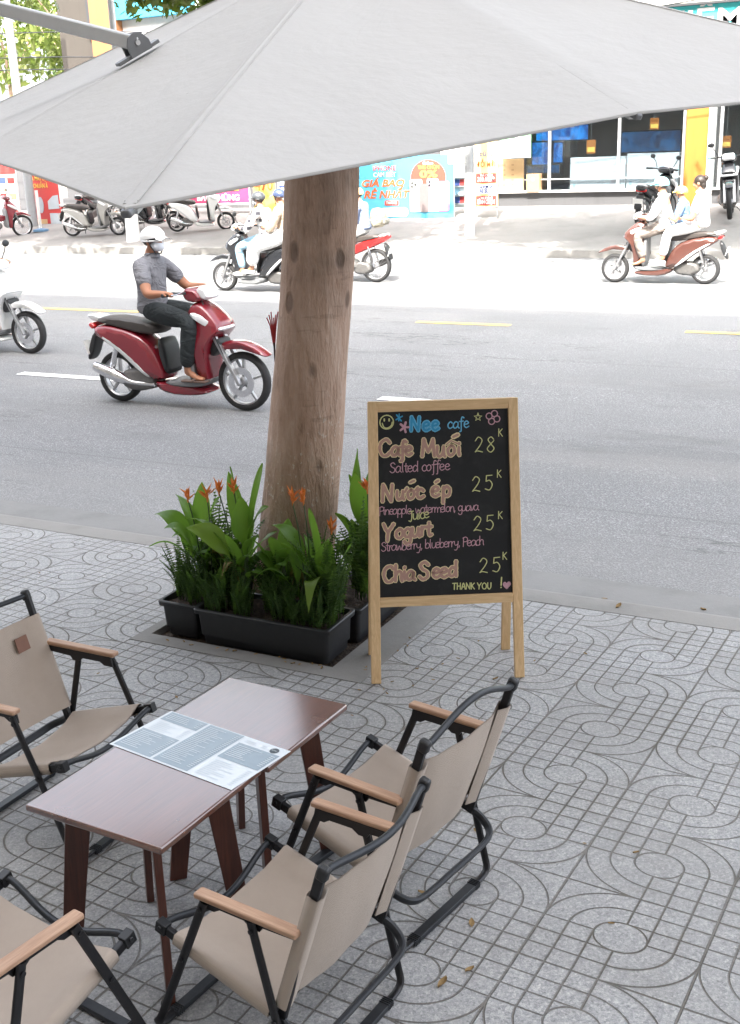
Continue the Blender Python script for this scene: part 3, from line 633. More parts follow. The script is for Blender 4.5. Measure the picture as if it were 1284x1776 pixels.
# ---------------------------------------------------------------- planting
def leafmat(name, c, c2, rough=0.38, tr=0.35):
    m = Mat(name); n = m.noise(9, 3, 0.6); isl = m.island(); st = m.noise(28, 2, 0.6)
    col = m.mix(isl, c, c2); col = m.mix(n * 0.35, col, tuple(v * 0.55 for v in c))
    m.set(col, rough, spec=0.45)
    tl = m.node('ShaderNodeBsdfTranslucent'); mx = m.node('ShaderNodeMixShader'); mx.inputs[0].default_value = tr
    tc = m.mix(0.5, col, (0.20, 0.34, 0.03), 'MIX'); m.t.links.new(tc, tl.inputs[0])
    out = m.t.nodes['Material Output']; m.t.links.new(m.b.outputs[0], mx.inputs[1]); m.t.links.new(tl.outputs[0], mx.inputs[2]); m.t.links.new(mx.outputs[0], out.inputs[0]); return m.m
M_LEAF = leafmat('heliconia_leaf', (0.095, 0.230, 0.030), (0.175, 0.335, 0.052), 0.34, 0.5); M_LEAFY = leafmat('young_leaf', (0.17, 0.30, 0.04), (0.22, 0.34, 0.05))
M_WILT = leafmat('wilted_leaf', (0.20, 0.19, 0.05), (0.20, 0.11, 0.04), 0.6, 0.2); M_FERN = leafmat('fern_frond', (0.026, 0.080, 0.015), (0.085, 0.165, 0.032), 0.5, 0.35); M_STALK = simple('green_stalk', (0.05, 0.09, 0.03), 0.5)
M_FLOW = leafmat('orange_bract', (0.80, 0.165, 0.035), (0.85, 0.28, 0.07), 0.45, 0.15); M_FLOW.node_tree.nodes['Mix'].inputs[0].default_value = 0
def leaf(parent, base, tip, w, lift=0.06, roll=0.0, mat=None, fold=0.22, droop=0.0):
    b = Vector(base); t = Vector(tip); d = t - b; up = Vector((0, 0, 1)); L = d.length
    side = d.cross(up); side = side.normalized() if side.length > .02 else Vector((1, 0, 0))
    side = (Matrix.Rotation(roll, 3, d.normalized()) @ side); nrm = side.cross(d.normalized())
    N = 14; rows = []
    for i in range(N + 1):
        s = i / N; c = b + d * s + up * (lift * math.sin(math.pi * s) - droop * s ** 3) ; q = max(0, (s - .20) / .80)
        ww = w * (math.sin(math.pi * min(1, q ** .72)) ** .8) * (1 - .22 * q) if q > 0 else 0; ww = max(ww, .0035 if s < .25 else .0006)
        row = []
        for k in (-1, -.55, 0, .55, 1):
            row.append(c + side * (ww * k) + nrm * (abs(k) * ww * fold + .004 * math.sin(7 * s + 5 * k) * abs(k)) )
        rows.append(row)
    m = MB(); m.grid(rows); return m.build('leaf', mat or M_LEAF, parent, angle=180)
def flower(parent, base, top, rg):
    b, t = Vector(base), Vector(top); m = MB(); m.tube(crv([b, b.lerp(t, .6) + Vector((.006, 0, .01)), t - Vector((0, 0, .03))], 4), .0028, 5); m.build('flower_stalk', M_STALK, parent)
    m = MB()
    for k in range(10):
        a = rg.uniform(0, 6.28); tl = rg.uniform(.2, 1.0) if k < 10 else .08; L = rg.uniform(.030, .058); z0 = rg.uniform(-.040, -.004)
        d = Vector((math.cos(a) * tl, math.sin(a) * tl, .8)).normalized(); s = d.cross(Vector((0, 0, 1))); s = s.normalized() if s.length > .05 else Vector((1, 0, 0))
        o = t + Vector((0, 0, z0)); n2 = s.cross(d)
        m.add([o, o + d * L * .4 + s * .008 + n2 * .002, o + d * L, o + d * L * .4 - s * .008 + n2 * .002, o + d * L * .45 - n2 * .004], [(0, 1, 4), (1, 2, 4), (2, 3, 4), (3, 0, 4)])
    m.tube([t - Vector((0, 0, .045)), t - Vector((0, 0, .015)), t + Vector((0, 0, .01))], [.003, .0065, .001], 6)
    m.build('flower', M_FLOW, parent, smooth=False)
SOIL = 0.02
def heliconia(label, x, y, leaves, flowers, seed, extra=9):
    rg = random.Random(seed); t = thing('heliconia', label, 'plant', (0, 0, 0), 0, 'heliconias growing in the planter boxes')
    stems = [(x + rg.uniform(-.07, .07), y + rg.uniform(-.05, .05)) for _ in range(4)]
    for sx, sy in stems: m = MB(); m.tube(crv([(sx, sy, SOIL - .02), (sx * .7 + x * .3, sy * .7 + y * .3, .12), (x, y, .26)], 4), [.009] * 9, 7) ; m.build('stem', M_STALK, t)
    for tip, w, lift, roll, yng in leaves:
        tip = Vector(tip); hz = min(.24, max(.06, tip.z * .42)); b = Vector((x + (tip.x - x) * .18, y + (tip.y - y) * .18, hz))
        sx, sy = rg.choice(stems); b = b.lerp(Vector((sx, sy, hz)), .5)
        leaf(t, b, tip, w * 1.22, lift, roll, M_LEAFY if yng else None, droop=.02)
    for _ in range(2):
        a = rg.uniform(0, 6.28); leaf(t, (x + rg.uniform(-.05, .05), y, .10), (x + math.cos(a) * .16, y + math.sin(a) * .10, rg.uniform(.07, .16)), .022, .09, rg.uniform(-1, 1), M_WILT)
    for _ in range(extra):
        a = rg.uniform(0, 6.28); tip = Vector((x + math.cos(a) * rg.uniform(.08, .2), y + math.sin(a) * rg.uniform(.05, .12), rg.uniform(.16, .36))); sx, sy = rg.choice(stems)
        leaf(t, (sx, sy, rg.uniform(.04, .12)), tip, rg.uniform(.026, .040), rg.uniform(.02, .06), rg.uniform(-.5, .5))
    for f in flowers: flower(t, (x + (f[0] - x) * .4, y + (f[1] - y) * .4, .05), f, rg)
    return t
heliconia('tall heliconia clump with two orange flowers left of the trunk', -2.40, 3.65, [((-2.30, 3.66, .655), .040, .02, .5, 0), ((-2.52, 3.74, .58), .030, .02, -.4, 0), ((-2.39, 3.62, .52), .042, .01, .2, 0), ((-2.26, 3.62, .49), .034, .05, .6, 0), ((-2.30, 3.60, .36), .030, .05, .2, 0), ((-2.60, 3.52, .39), .043, .05, -.9, 1), ((-2.47, 3.68, .62), .032, .01, 1.0, 0), ((-2.66, 3.6, .40), .028, .06, .2, 0)], [(-2.44, 3.65, .54), (-2.52, 3.66, .52)], 3)
heliconia('heliconia clump with orange flowers at the left end of the planters', -2.64, 3.72, [((-2.875, 3.68, .37), .040, .07, -.35, 0), ((-2.80, 3.74, .45), .030, .05, .2, 0), ((-2.56, 3.72, .47), .032, .03, .5, 0), ((-2.75, 3.62, .30), .028, .06, 0, 0), ((-2.83, 3.76, .22), .02, .05, .3, 1), ((-2.74, 3.56, .36), .034, .06, -.5, 0), ((-2.70, 3.80, .50), .034, .02, .4, 0), ((-2.86, 3.60, .25), .03, .06, .5, 0)], [(-2.68, 3.66, .475), (-2.58, 3.66, .487)], 4)
heliconia('heliconia clump in front of the trunk with a pair of orange flowers', -2.08, 3.63, [((-2.08, 3.63, .50), .040, .0, .15, 0), ((-2.24, 3.60, .42), .034, .06, -.3, 0), ((-2.19, 3.58, .36), .030, .03, .6, 0), ((-1.975, 3.60, .40), .034, .03, .3, 0), ((-1.965, 3.54, .27), .034, .05, -.5, 0), ((-2.30, 3.52, .20), .026, .08, .3, 0), ((-2.02, 3.48, .12), .030, .12, .4, 1)], [(-2.165, 3.65, .52), (-2.115, 3.65, .525)], 5)
heliconia('heliconia clump right of the trunk, half hidden by the chalkboard', -2.03, 4.0, [((-2.0, 4.15, .61), .032, .02, .3, 0), ((-2.02, 3.95, .667), .030, .02, .7, 0), ((-2.064, 3.95, .552), .034, .01, .2, 0), ((-1.96, 4.0, .66), .026, .01, .2, 0), ((-2.12, 4.1, .5), .03, .03, .3, 0), ((-1.985, 3.85, .60), .038, .01, -.2, 0), ((-1.86, 4.05, .50), .03, .05, 0, 0), ((-1.90, 3.86, .36), .034, .06, .4, 0), ((-2.10, 3.88, .40), .026, .03, .4, 0)], [(-1.93, 3.85, .535), (-2.05, 3.75, .38)], 6, 9)
heliconia('small heliconia clump without flowers in front of the trunk', -2.24, 3.66, [((-2.26, 3.62, .36), .036, .03, .3, 0), ((-2.34, 3.60, .28), .034, .05, -.3, 0), ((-2.17, 3.58, .26), .032, .05, .5, 0), ((-2.22, 3.70, .42), .034, .02, .1, 0)], [], 9, 4)
def fern(label, x, y, n, L, seed, spread=.55):
    rg = random.Random(seed); m = MB()
    for k in range(n):
        a = rg.uniform(0, 6.28); ll = L * rg.uniform(.65, 1.1); tl = rg.uniform(.08, spread)
        hd = Vector((math.cos(a), math.sin(a), 0)); b = Vector((x + rg.uniform(-.04, .04), y + rg.uniform(-.04, .04), SOIL - .01)); N = 26; prev = None
        sd = Vector((-hd.y, hd.x, 0)); sd = (sd + Vector((rg.uniform(-.5, .5), rg.uniform(-.5, .5), 0))).normalized()
        P = [b + hd * (ll * tl * s ** 1.7) + Vector((0, 0, ll * (s - .28 * tl * s ** 3))) for s in [i / N for i in range(N + 1)]]
        m.tube(P[::4], .0016, 3)
        for i in range(3, N):
            s = i / N; w = rg.uniform(.022, .038) * math.sin(math.pi * min(1, .12 + s * .9)) ** .7 * (L / .4); d = (P[i + 1] - P[i]); 
            for q in (-1, 1):
                e = (sd * q + d.normalized() * .28 + Vector((0, 0, rg.uniform(-.35, .10)))).normalized(); h = d * .42; c = P[i]; nn = d.normalized().cross(sd) * .003
                m.add([c - h * .3, c + e * w * .55 - h * .45 + nn, c + e * w, c + e * w * .55 + h * .75 + nn, c + h * .8], [(0, 1, 2), (0, 2, 3, 4)])
    return tag(m.build('fern', M_FERN, angle=180), label, 'fern', 'sword ferns growing in the planter boxes')
for lab, x, y, n, L in (('fern at the left front corner of the planters', -2.70, 3.62, 15, .27), ('fern behind the left end of the planters', -2.70, 3.90, 13, .40), ('low fern at the front between two heliconia clumps', -2.47, 3.58, 12, .25),
                        ('fern in the middle of the front planter', -2.26, 3.62, 13, .28), ('tall fern at the right end of the front planter', -2.0, 3.62, 17, .40), ('fern beside the chalkboard leg', -1.985, 3.90, 15, .44), ('fern behind the trunk on its right', -2.05, 4.22, 12, .44), ('fern close to the foot of the trunk', -2.28, 3.78, 12, .24), ('fern between the trunk and the left planter', -2.55, 3.78, 13, .34), ('low fern in the middle of the front edge', -2.18, 3.56, 12, .20), ('low fern at the front edge between stems', -2.36, 3.54, 12, .19), ('fern behind the front heliconia clump', -2.14, 3.80, 13, .34), ('short fern at the front left of the front planter', -2.50, 3.54, 9, .17), ('short fern at the front right of the front planter', -2.08, 3.54, 9, .18), ('short fern near the right end of the front edge', -1.99, 3.55, 8, .20), ('short fern between the two left planters', -2.62, 3.58, 9, .20), ('fern at the left edge beside the paving', -2.66, 3.76, 13, .29)):
    fern(lab, x, y, int(n * 2.4), L, int(x * 1000 + y * 77))

# ---------------------------------------------------------------- street tree with the leaning trunk
m = Mat('smooth_bark'); 
n1 = m.noise(5, 5, 0.65, 0.8, aniso=(1, 1, .35)); n2 = m.noise(60, 3, 0.7, 0.6, aniso=(1, 1, .16)); n3 = m.noise(2.2, 4, 0.6); fl = m.noise(70, 3, 0.6, aniso=(1, 1, .6)); x, y, z = m.xyz()
col = m.ramp(n1 * 0.55 + n2 * 0.45, [(0.26, (0.17, 0.108, 0.075)), (0.45, (0.40, 0.270, 0.200)), (0.60, (0.48, 0.350, 0.275)), (0.74, (0.55, 0.45, 0.38))])
col = m.mix(n3.sstep(0.48, 0.68) * 0.5, col, (0.125, 0.098, 0.078))
wz = z.sstep(0.18, 0.5) * z.sstep(0.55, 1.0).rs(1.0)
col = m.mix(fl.sstep(0.60, 0.66) * wz * m.noise(6, 2).sstep(0.45, 0.6) * 0.9, col, (0.62, 0.56, 0.50))
kn = m.voro(6.5, co=m.mapd((1, 1, .55))).sstep(0.10, 0.19).rs(1.0); col = m.mix(kn * 0.5, col, (0.040, 0.028, 0.022))
cr = m.noise(11, 4, 0.6, aniso=(.35, .35, 2.2)).sstep(0.63, 0.68); col = m.mix(cr * 0.22, col, (0.075, 0.05, 0.038))
m.set(col, 0.86, spec=0.2); m.bump(n2 * 0.8 + n1 * 0.9 + kn * -0.8 + fl * 0.35, 0.9, 0.014); M_BARK = m.m
M_CROWN = leafmat('street_tree_leaf', (0.035, 0.085, 0.018), (0.080, 0.14, 0.03), 0.5, 0.3); M_CROWNY = leafmat('yellow_green_leaf', (0.10, 0.14, 0.025), (0.16, 0.17, 0.05), 0.5, 0.35)
TR = [(-2.435, 4.05, -.17, .205), (-2.425, 4.05, -.10, .182), (-2.405, 4.055, .05, .165), (-2.365, 4.06, .30, .158), (-2.325, 4.08, .65, .151), (-2.285, 4.10, 1.03, .143), (-2.255, 4.13, 1.40, .141), (-2.231, 4.15, 1.753, .138), (-2.21, 4.17, 2.3, .128), (-2.19, 4.2, 3.0, .118), (-2.2, 4.25, 3.6, .105)]
TR = [(a - .007, b, c, d + .011) for a, b, c, d in TR]
def crown(name, parent, c, rad, clumps, per, size, seed, mat, flat=0.8, clump_r=.6):
    rg = np.random.default_rng(seed); m = MB(); c = np.array(c); rad = np.array(rad)
    for k in range(clumps):
        d = rg.normal(size=3); d /= np.linalg.norm(d); p = c + d * rad * rg.uniform(.45, 1.0); cr = clump_r * rg.uniform(.6, 1.3)
        for j in range(per):
            q = p + rg.normal(size=3) * cr * np.array([.5, .5, .5 * flat]); a = rg.normal(size=3); a /= np.linalg.norm(a); b = np.cross(a, rg.normal(size=3)); b /= np.linalg.norm(b); s = size * rg.uniform(.6, 1.3)
            m.add([q - a * s, q + b * s * .42, q + a * s, q - b * s * .42], [(0, 1, 2, 3)])
    return m.build(name, mat, parent, smooth=False)
tree = thing('street_tree', 'leaning smooth-barked street tree growing out of the planters', 'tree', (0, 0, 0))
m = MB(); NA = 44; rows = []; P = crv([t[:3] for t in TR], 12); rad_ = crv([(t[3], 0, 0) for t in TR], 12); rg = random.Random(2)
from mathutils import noise as mnoise
for p, r in zip(P, rad_):
    row = []
    for k in range(NA + 1):
        a = 2 * math.pi * (k % NA) / NA; q = Vector((math.cos(a), math.sin(a), 0)); f = 1 + (.05 * mnoise.noise(Vector((q.x * 1.5, q.y * 1.5, p.z * 1.1)))) + .03 * mnoise.noise(Vector((q.x * 5, q.y * 5, p.z * 3.2))) + (.06 * max(0, .3 - p.z) * math.sin(a * 5 + .6))
        row.append(p + q * r.x * f)
    rows.append(row)
m.grid(rows); m.build('trunk', M_BARK, tree, angle=180)
for e, r in (((-4.2, 5.6, 6.3), .07), ((-.6, 5.2, 6.4), .075), ((-2.6, 2.9, 6.6), .06)):
    m = MB(); b = Vector((-2.2, 4.25, 3.5)); e = Vector(e); m.tube(crv([b, b.lerp(e, .4) + Vector((0, 0, .5)), e], 5), [r * (1.1 - i * .07) for i in range(11)], 9); m.build('limb', M_BARK, tree)
crown('crown', tree, (-2.4, 4.4, 6.9), (2.9, 2.2, 1.0), 70, 30, .085, 7, M_CROWN)
# incense sticks tucked behind a cord on the trunk's left side
M_RED_P = simple('red_paper', (0.42, 0.03, 0.035), 0.6)
inc = thing('incense_bundle', 'bundle of red incense sticks stuck to the left side of the trunk', 'incense', (-2.452, 4.055, 1.02))
for k in range(6): m = MB(); m.tube([(0, 0, 0), (-.010 + .004 * k, .003 * k - .006, .10), (-.022 + .009 * k, .004 * k - .01, .135 + .012 * (k % 3))], .0028, 5); m.build('stick', M_RED_P, inc)
m = MB(); m.tube([(.001, 0, -.07), (0, 0, .03)], .0045, 6); m.build('holder', simple('dark_twig', (.05, .03, .025), .8), inc)
# dry leaves and bits on the paving
M_DRY = leafmat('dry_leaf', (0.22, 0.11, 0.045), (0.34, 0.25, 0.10), 0.7, 0.1); M_DRY.node_tree.nodes['Mix.002'].inputs[0].default_value = 0.0
rg = random.Random(21)
DL = [(-1.03, 1.52, .05), (-.92, 1.70, .03), (-.84, 1.98, .025), (-1.02, 2.28, .022), (-.80, 2.05, .02), (-.86, 2.22, .022), (.08, 3.35, .03), (-.28, 3.10, .024), (-.93, 1.46, .022), (-1.75, 1.74, .035), (-1.36, 2.72, .02), (-1.40, 1.52, .02), (-.47, 1.62, .03), (-1.62, 1.60, .025), (-1.0, 2.62, .016), (-1.46, 2.60, .018), (.25, 2.85, .02), (-.15, 2.2, .018), (-1.2, 3.2, .014), (-1.30, 3.62, .016), (-1.06, 4.55, .03), (-.75, 4.9, .028), (-1.2, 4.86, .02), (-.35, 4.85, .02)]
DL += [(rg.uniform(-1.80, -1.50), rg.uniform(3.3, 3.9), .010) for _ in range(16)] + [(rg.uniform(-2.7, -1.95), rg.uniform(3.43, 3.47), .013) for _ in range(16)] + [(rg.uniform(-4.5, 0.6), rg.uniform(1.2, 4.3), rg.uniform(.007, .014)) for _ in range(30)]
for x, y, s in DL:
    s *= .72; m = MB(); a = rg.uniform(0, 6.28); cu = rg.uniform(.15, .6); rows = []
    for i in range(6):
        t_ = i / 5; w = s * .48 * math.sin(math.pi * (t_ * .92 + .06)); rows.append([(s * (t_ * 2 - 1), k * w, s * cu * (abs(k) ** 1.5 * .8 + (t_ - .5) ** 2 * 1.2)) for k in (-1, 0, 1)])
    m.grid(rows); o = m.build('fallen_leaf', M_DRY, angle=180); o.location = (x, y, zg(y) + .003); o.rotation_euler = (rg.uniform(-.2, .2), rg.uniform(-.2, .2), a)
    tag(o, 'small dry fallen leaf lying on the ground near the furniture and planters', 'leaf', 'dry leaves scattered on the ground')
# ---------------------------------------------------------------- square cantilever umbrella
m = Mat('white_canopy_cloth'); n = m.noise(2.4, 4, 0.6); k = m.noise(18, 4, 0.6, aniso=(1, 1, 3)); f = m.noise(300, 2, .6); sp = m.voro(3.1).sstep(0.012, 0.02).rs(1.0)
col = m.mix(n, (0.615, 0.605, 0.585), (0.68, 0.67, 0.65)); col = m.mix(sp * .35, col, (0.25, 0.23, 0.21)); m.set(col, 0.8, spec=0.25); wk = m.noise(3.0, 5, 0.65, 2.5, aniso=(1, .35, 1)); m.bump(n * 2.0 + k * 0.5 + wk * 1.0 + f * 0.03, 0.32, 0.016)
tl = m.node('ShaderNodeBsdfTranslucent'); mx = m.node('ShaderNodeMixShader'); mx.inputs[0].default_value = 0.36; m.t.links.new(col, tl.inputs[0])
m.t.links.new(m.b.outputs[0], mx.inputs[1]); m.t.links.new(tl.outputs[0], mx.inputs[2]); m.t.links.new(mx.outputs[0], m.t.nodes['Material Output'].inputs[0]); M_CANOPY = m.m
M_GREYM = simple('grey_powder_metal', (0.50, 0.51, 0.52), 0.4, 0.3, 0.06, 40, 0.02); M_BRACK = simple('dark_bracket', (0.16, 0.165, 0.17), 0.4, 0.4, 0.1, 40)
UAP = Vector((-1.674, 3.375, 2.433)); UB = Matrix(((1, 0, -.001), (0, .994, -.106), (.001, .106, .994))) @ Matrix.Rotation(-.591, 3, 'Z')
US, UHC, UHM = 1.25, .531, .491
um = thing('cantilever_umbrella', 'large off-white square parasol tilted over the seating area', 'umbrella', (-3.35, 2.9, sw(2.9)))
inv = Matrix.Translation((3.35, -2.9, -sw(2.9)))
def ul(p): return inv @ (UAP + UB @ Vector(p))
tips = [(0, -US, -UHM), (US, -US, -UHC), (US, 0, -UHM), (US, US, -UHC), (0, US, -UHM), (-US, US, -UHC), (-US, 0, -UHM), (-US, -US, -UHC)]
m = MB()
for k in range(8):
    a, b = Vector(tips[k]), Vector(tips[(k + 1) % 8]); N = 16; rows = []
    for i in range(N + 1):
        s = i / N; row = []
        for j in range(N + 1):
            t_ = j / N; p = (a.lerp(b, t_)) * s; q = math.sin(math.pi * t_)
            sag = -.020 * q * s * (1.12 - s) * 2.0 - .004 * q * s; inn = .012 * q * s ** 5; p = p * (1 - inn) + Vector((0, 0, sag))
            p.z += .004 * math.sin(t_ * 37 + k) * s * (1 - s) * 2 * (1 - q) ** 2 + .006 * math.sin(t_ * 15 + s * 6 + 2 * k) * q * s * (1 - s)
            row.append(ul(p))
        rows.append(row)
    m.grid(rows)
bmx = bmesh.new(); me = bpy.data.meshes.new('canopy'); me.from_pydata(m.v, [], m.f); bmx.from_mesh(me); bmesh.ops.remove_doubles(bmx, verts=bmx.verts, dist=.0015); bmx.to_mesh(me); bmx.free()
me.materials.append(M_CANOPY); me.polygons.foreach_set('use_smooth', [True] * len(me.polygons)); me.update()
cno = link(bpy.data.objects.new('canopy', me)); cno.parent = um; md = cno.modifiers.new('solid', 'SOLIDIFY'); md.thickness = .0022; md.use_rim = False
m = MB()
hem = []
for k in range(8):
    a, b = Vector(tips[k]), Vector(tips[(k + 1) % 8])
    for j in range(12): t_ = j / 12; q = math.sin(math.pi * t_); hem.append(ul(a.lerp(b, t_) * (1 - .012 * q) + Vector((0, 0, -.0074 * q - .001))))
m.tube(hem, .0045, 6, closed=True); m.build('hem', M_CANOPY, um)
for t_ in tips:
    T = Vector(t_); m = MB()
    for q in (-1, 1):
        sd_ = Vector((-T.y, T.x, 0)).normalized() * (.013 * q); m.bar(ul(T * .03 + sd_ * .3 + Vector((0, 0, .001))), ul(T * .985 + sd_ + Vector((0, 0, .0008))), .0035, .002, UB @ Vector((0, 0, 1)))
    m.bar(ul(T * .03 + Vector((0, 0, .0005))), ul(T * .99), .026, .002, UB @ Vector((0, 0, 1))); m.build('seam_band', M_CANOPY, um)
    T = Vector(t_); m = MB(); m.bar(ul((0, 0, -.06)), ul(T * .985 + Vector((0, 0, -.016))), .018, .016); rb = m.build('rib', M_GREYM, um)
    m = MB(); m.bar(ul((0, 0, -.42)), ul(T * .55 + Vector((0, 0, -.02))), .014, .012); m.build('strut', M_GREYM, rb)
    m = MB(); m.bar(ul(T * .982 + Vector((0, 0, -.010))), ul(T * 1.004 + Vector((0, 0, -.010))), .022, .016); m.build('tip_cap', M_BRACK, rb, bevel=.005)
m = MB(); m.tube([ul((0, 0, .05)), ul((0, 0, -.5))], .022, 12); m.build('hub', M_GREYM, um)
# arm bolted to a rib by a plate bracket, running to the mast outside the picture on the left
T0 = Vector(tips[0]); e = (UAP + UB @ (T0 * .585 + Vector((0, 0, .035 * .24)))); rdir = (UB @ T0).normalized(); nrm = (UB @ Vector((0, -.35, 1))).normalized(); sidev = rdir.cross(nrm)
bp = e + nrm * .034; ad = (Vector((-2.95, 2.775, 2.352)) - bp).normalized(); mast_top = bp + ad * 1.32
m = MB(); m.bar(inv @ (e + nrm * .010 - rdir * .065), inv @ (e + nrm * .006 + rdir * .075), .034, .010, nrm); m.build('base_plate', M_BRACK, um, bevel=.002)
br = None
for s in (-1, 1):
    m = MB(); c = bp + sidev * (s * .022)
    pts = [(-.034, -.03), (-.034, .004), (-.022, .022), (.0, .029), (.022, .021), (.036, -.006), (.036, -.03)]
    m.poly(pts, -.003, .003, lambda a, b, q: inv @ (c + rdir * -a + nrm * b + sidev * q)); br = m.build('bracket_plate', M_BRACK, um, bevel=.0015)
m = MB(); m.tube([inv @ (bp - sidev * .030), inv @ (bp + sidev * .030)], .007, 10); m.build('bolt', M_RIVET, um)
m = MB(); m.bar(inv @ (bp - ad * .02), inv @ mast_top, .036, .040); m.build('arm', M_GREYM, um, bevel=.006)
mx_, my_ = mast_top.x, mast_top.y
m = MB(); m.bar(inv @ Vector((mx_, my_, sw(my_))), inv @ Vector((mx_, my_, mast_top.z + .1)), .085, .085, (0, 1, 0)); m.build('mast', M_GREYM, um, bevel=.008)
m = MB(); m.box(inv @ Vector((mx_ - .1, my_, sw(my_) + .03)), (.45, .45, .05)); m.build('base', M_BRACK, um, bevel=.01)
# ---------------------------------------------------------------- scooters and motorbikes
def paintm(name, c, rough=0.22): return simple(name, c, rough, 0, 0.05, 6, spec=0.5, coat=0.8)
M_RUB = simple('tyre_rubber', (0.022, 0.022, 0.023), 0.8, 0, 0.3, 60, 0.2); M_ALLOY = simple('alloy', (0.42, 0.42, 0.43), 0.35, 0.8, 0.1, 30); M_CHROME = simple('chrome', (0.72, 0.72, 0.73), 0.16, 1.0, 0.05, 20)
M_ENG = simple('engine_metal', (0.16, 0.155, 0.15), 0.5, 0.6, 0.3, 30, 0.1, dirt=.4); M_BLKP = simple('black_trim', (0.02, 0.021, 0.023), 0.5, 0, 0.2, 30); M_GRYP = simple('grey_trim', (0.17, 0.175, 0.18), 0.5, 0, 0.12, 20)
M_SEAT = simple('seat_vinyl', (0.05, 0.042, 0.038), 0.55, 0, 0.2, 40, 0.1); M_LAMPW = simple('clear_lamp', (0.78, 0.79, 0.80), 0.12, 0, 0.04, 10, coat=1.0); M_LAMPR = simple('red_lamp', (0.55, 0.02, 0.02), 0.15, 0, 0.05, 10, coat=1.0)
M_PLATE = simple('white_plate', (0.75, 0.75, 0.73), 0.4); M_SILV = paintm('silver_paint', (0.55, 0.56, 0.57)); M_WHT = paintm('white_paint', (0.78, 0.78, 0.77))
def xs(pts, dx, sx=1.0, dz=0.0): return [((x - dx) * sx, z + dz) for x, z in pts]
def wheel(t, x, r, w, name, spokes=5, wire=False, disc=False):
    wh = thing_child(name, t, (x, 0, r)); hub = r * .17
    m = MB(); m.lathe([(r - .055, -w * .42), (r - .030, -w * .5), (r - .008, -w * .36), (r, 0), (r - .008, w * .36), (r - .030, w * .5), (r - .055, w * .42)], (0, 0, 0), 'Y', 36, True); m.build('tyre', M_RUB, wh, angle=60)
    m = MB(); q = r - .052; m.lathe([(q, -w * .36), (q + .004, -w * .42), (q + .004, w * .42), (q, w * .36), (q - .014, w * .2), (q - .014, -w * .2)], (0, 0, 0), 'Y', 32, True)
    m.lathe([(.001, -.05), (hub * .7, -.05), (hub, -.03), (hub, .03), (hub * .7, .05), (.001, .05)], (0, 0, 0), 'Y', 16)
    if wire:
        for k in range(18): a = k * math.pi / 9; m.tube([(math.cos(a + .5) * hub, .03 * (-1) ** k, math.sin(a + .5) * hub), (math.cos(a) * (q - .01), 0, math.sin(a) * (q - .01))], .0022, 4)
    else:
        for k in range(spokes): a = 2 * math.pi * k / spokes + .3; m.bar((math.cos(a) * hub * .8, 0, math.sin(a) * hub * .8), (math.cos(a) * (q - .008), 0, math.sin(a) * (q - .008)), .022, .036, (0, 1, 0), .018, .026)
    m.build('rim', M_ALLOY, wh)
    if disc: m = MB(); m.lathe([(r * .28, -.062), (r * .50, -.062), (r * .50, -.058), (r * .28, -.058)], (0, 0, 0), 'Y', 24, True); m.build('brake_disc', M_CHROME, wh)
    return wh
def thing_child(name, t, loc):
    o = bpy.data.objects.new(name, None); link(o); o.parent = t; o.location = loc; o.empty_display_size = .05; return o
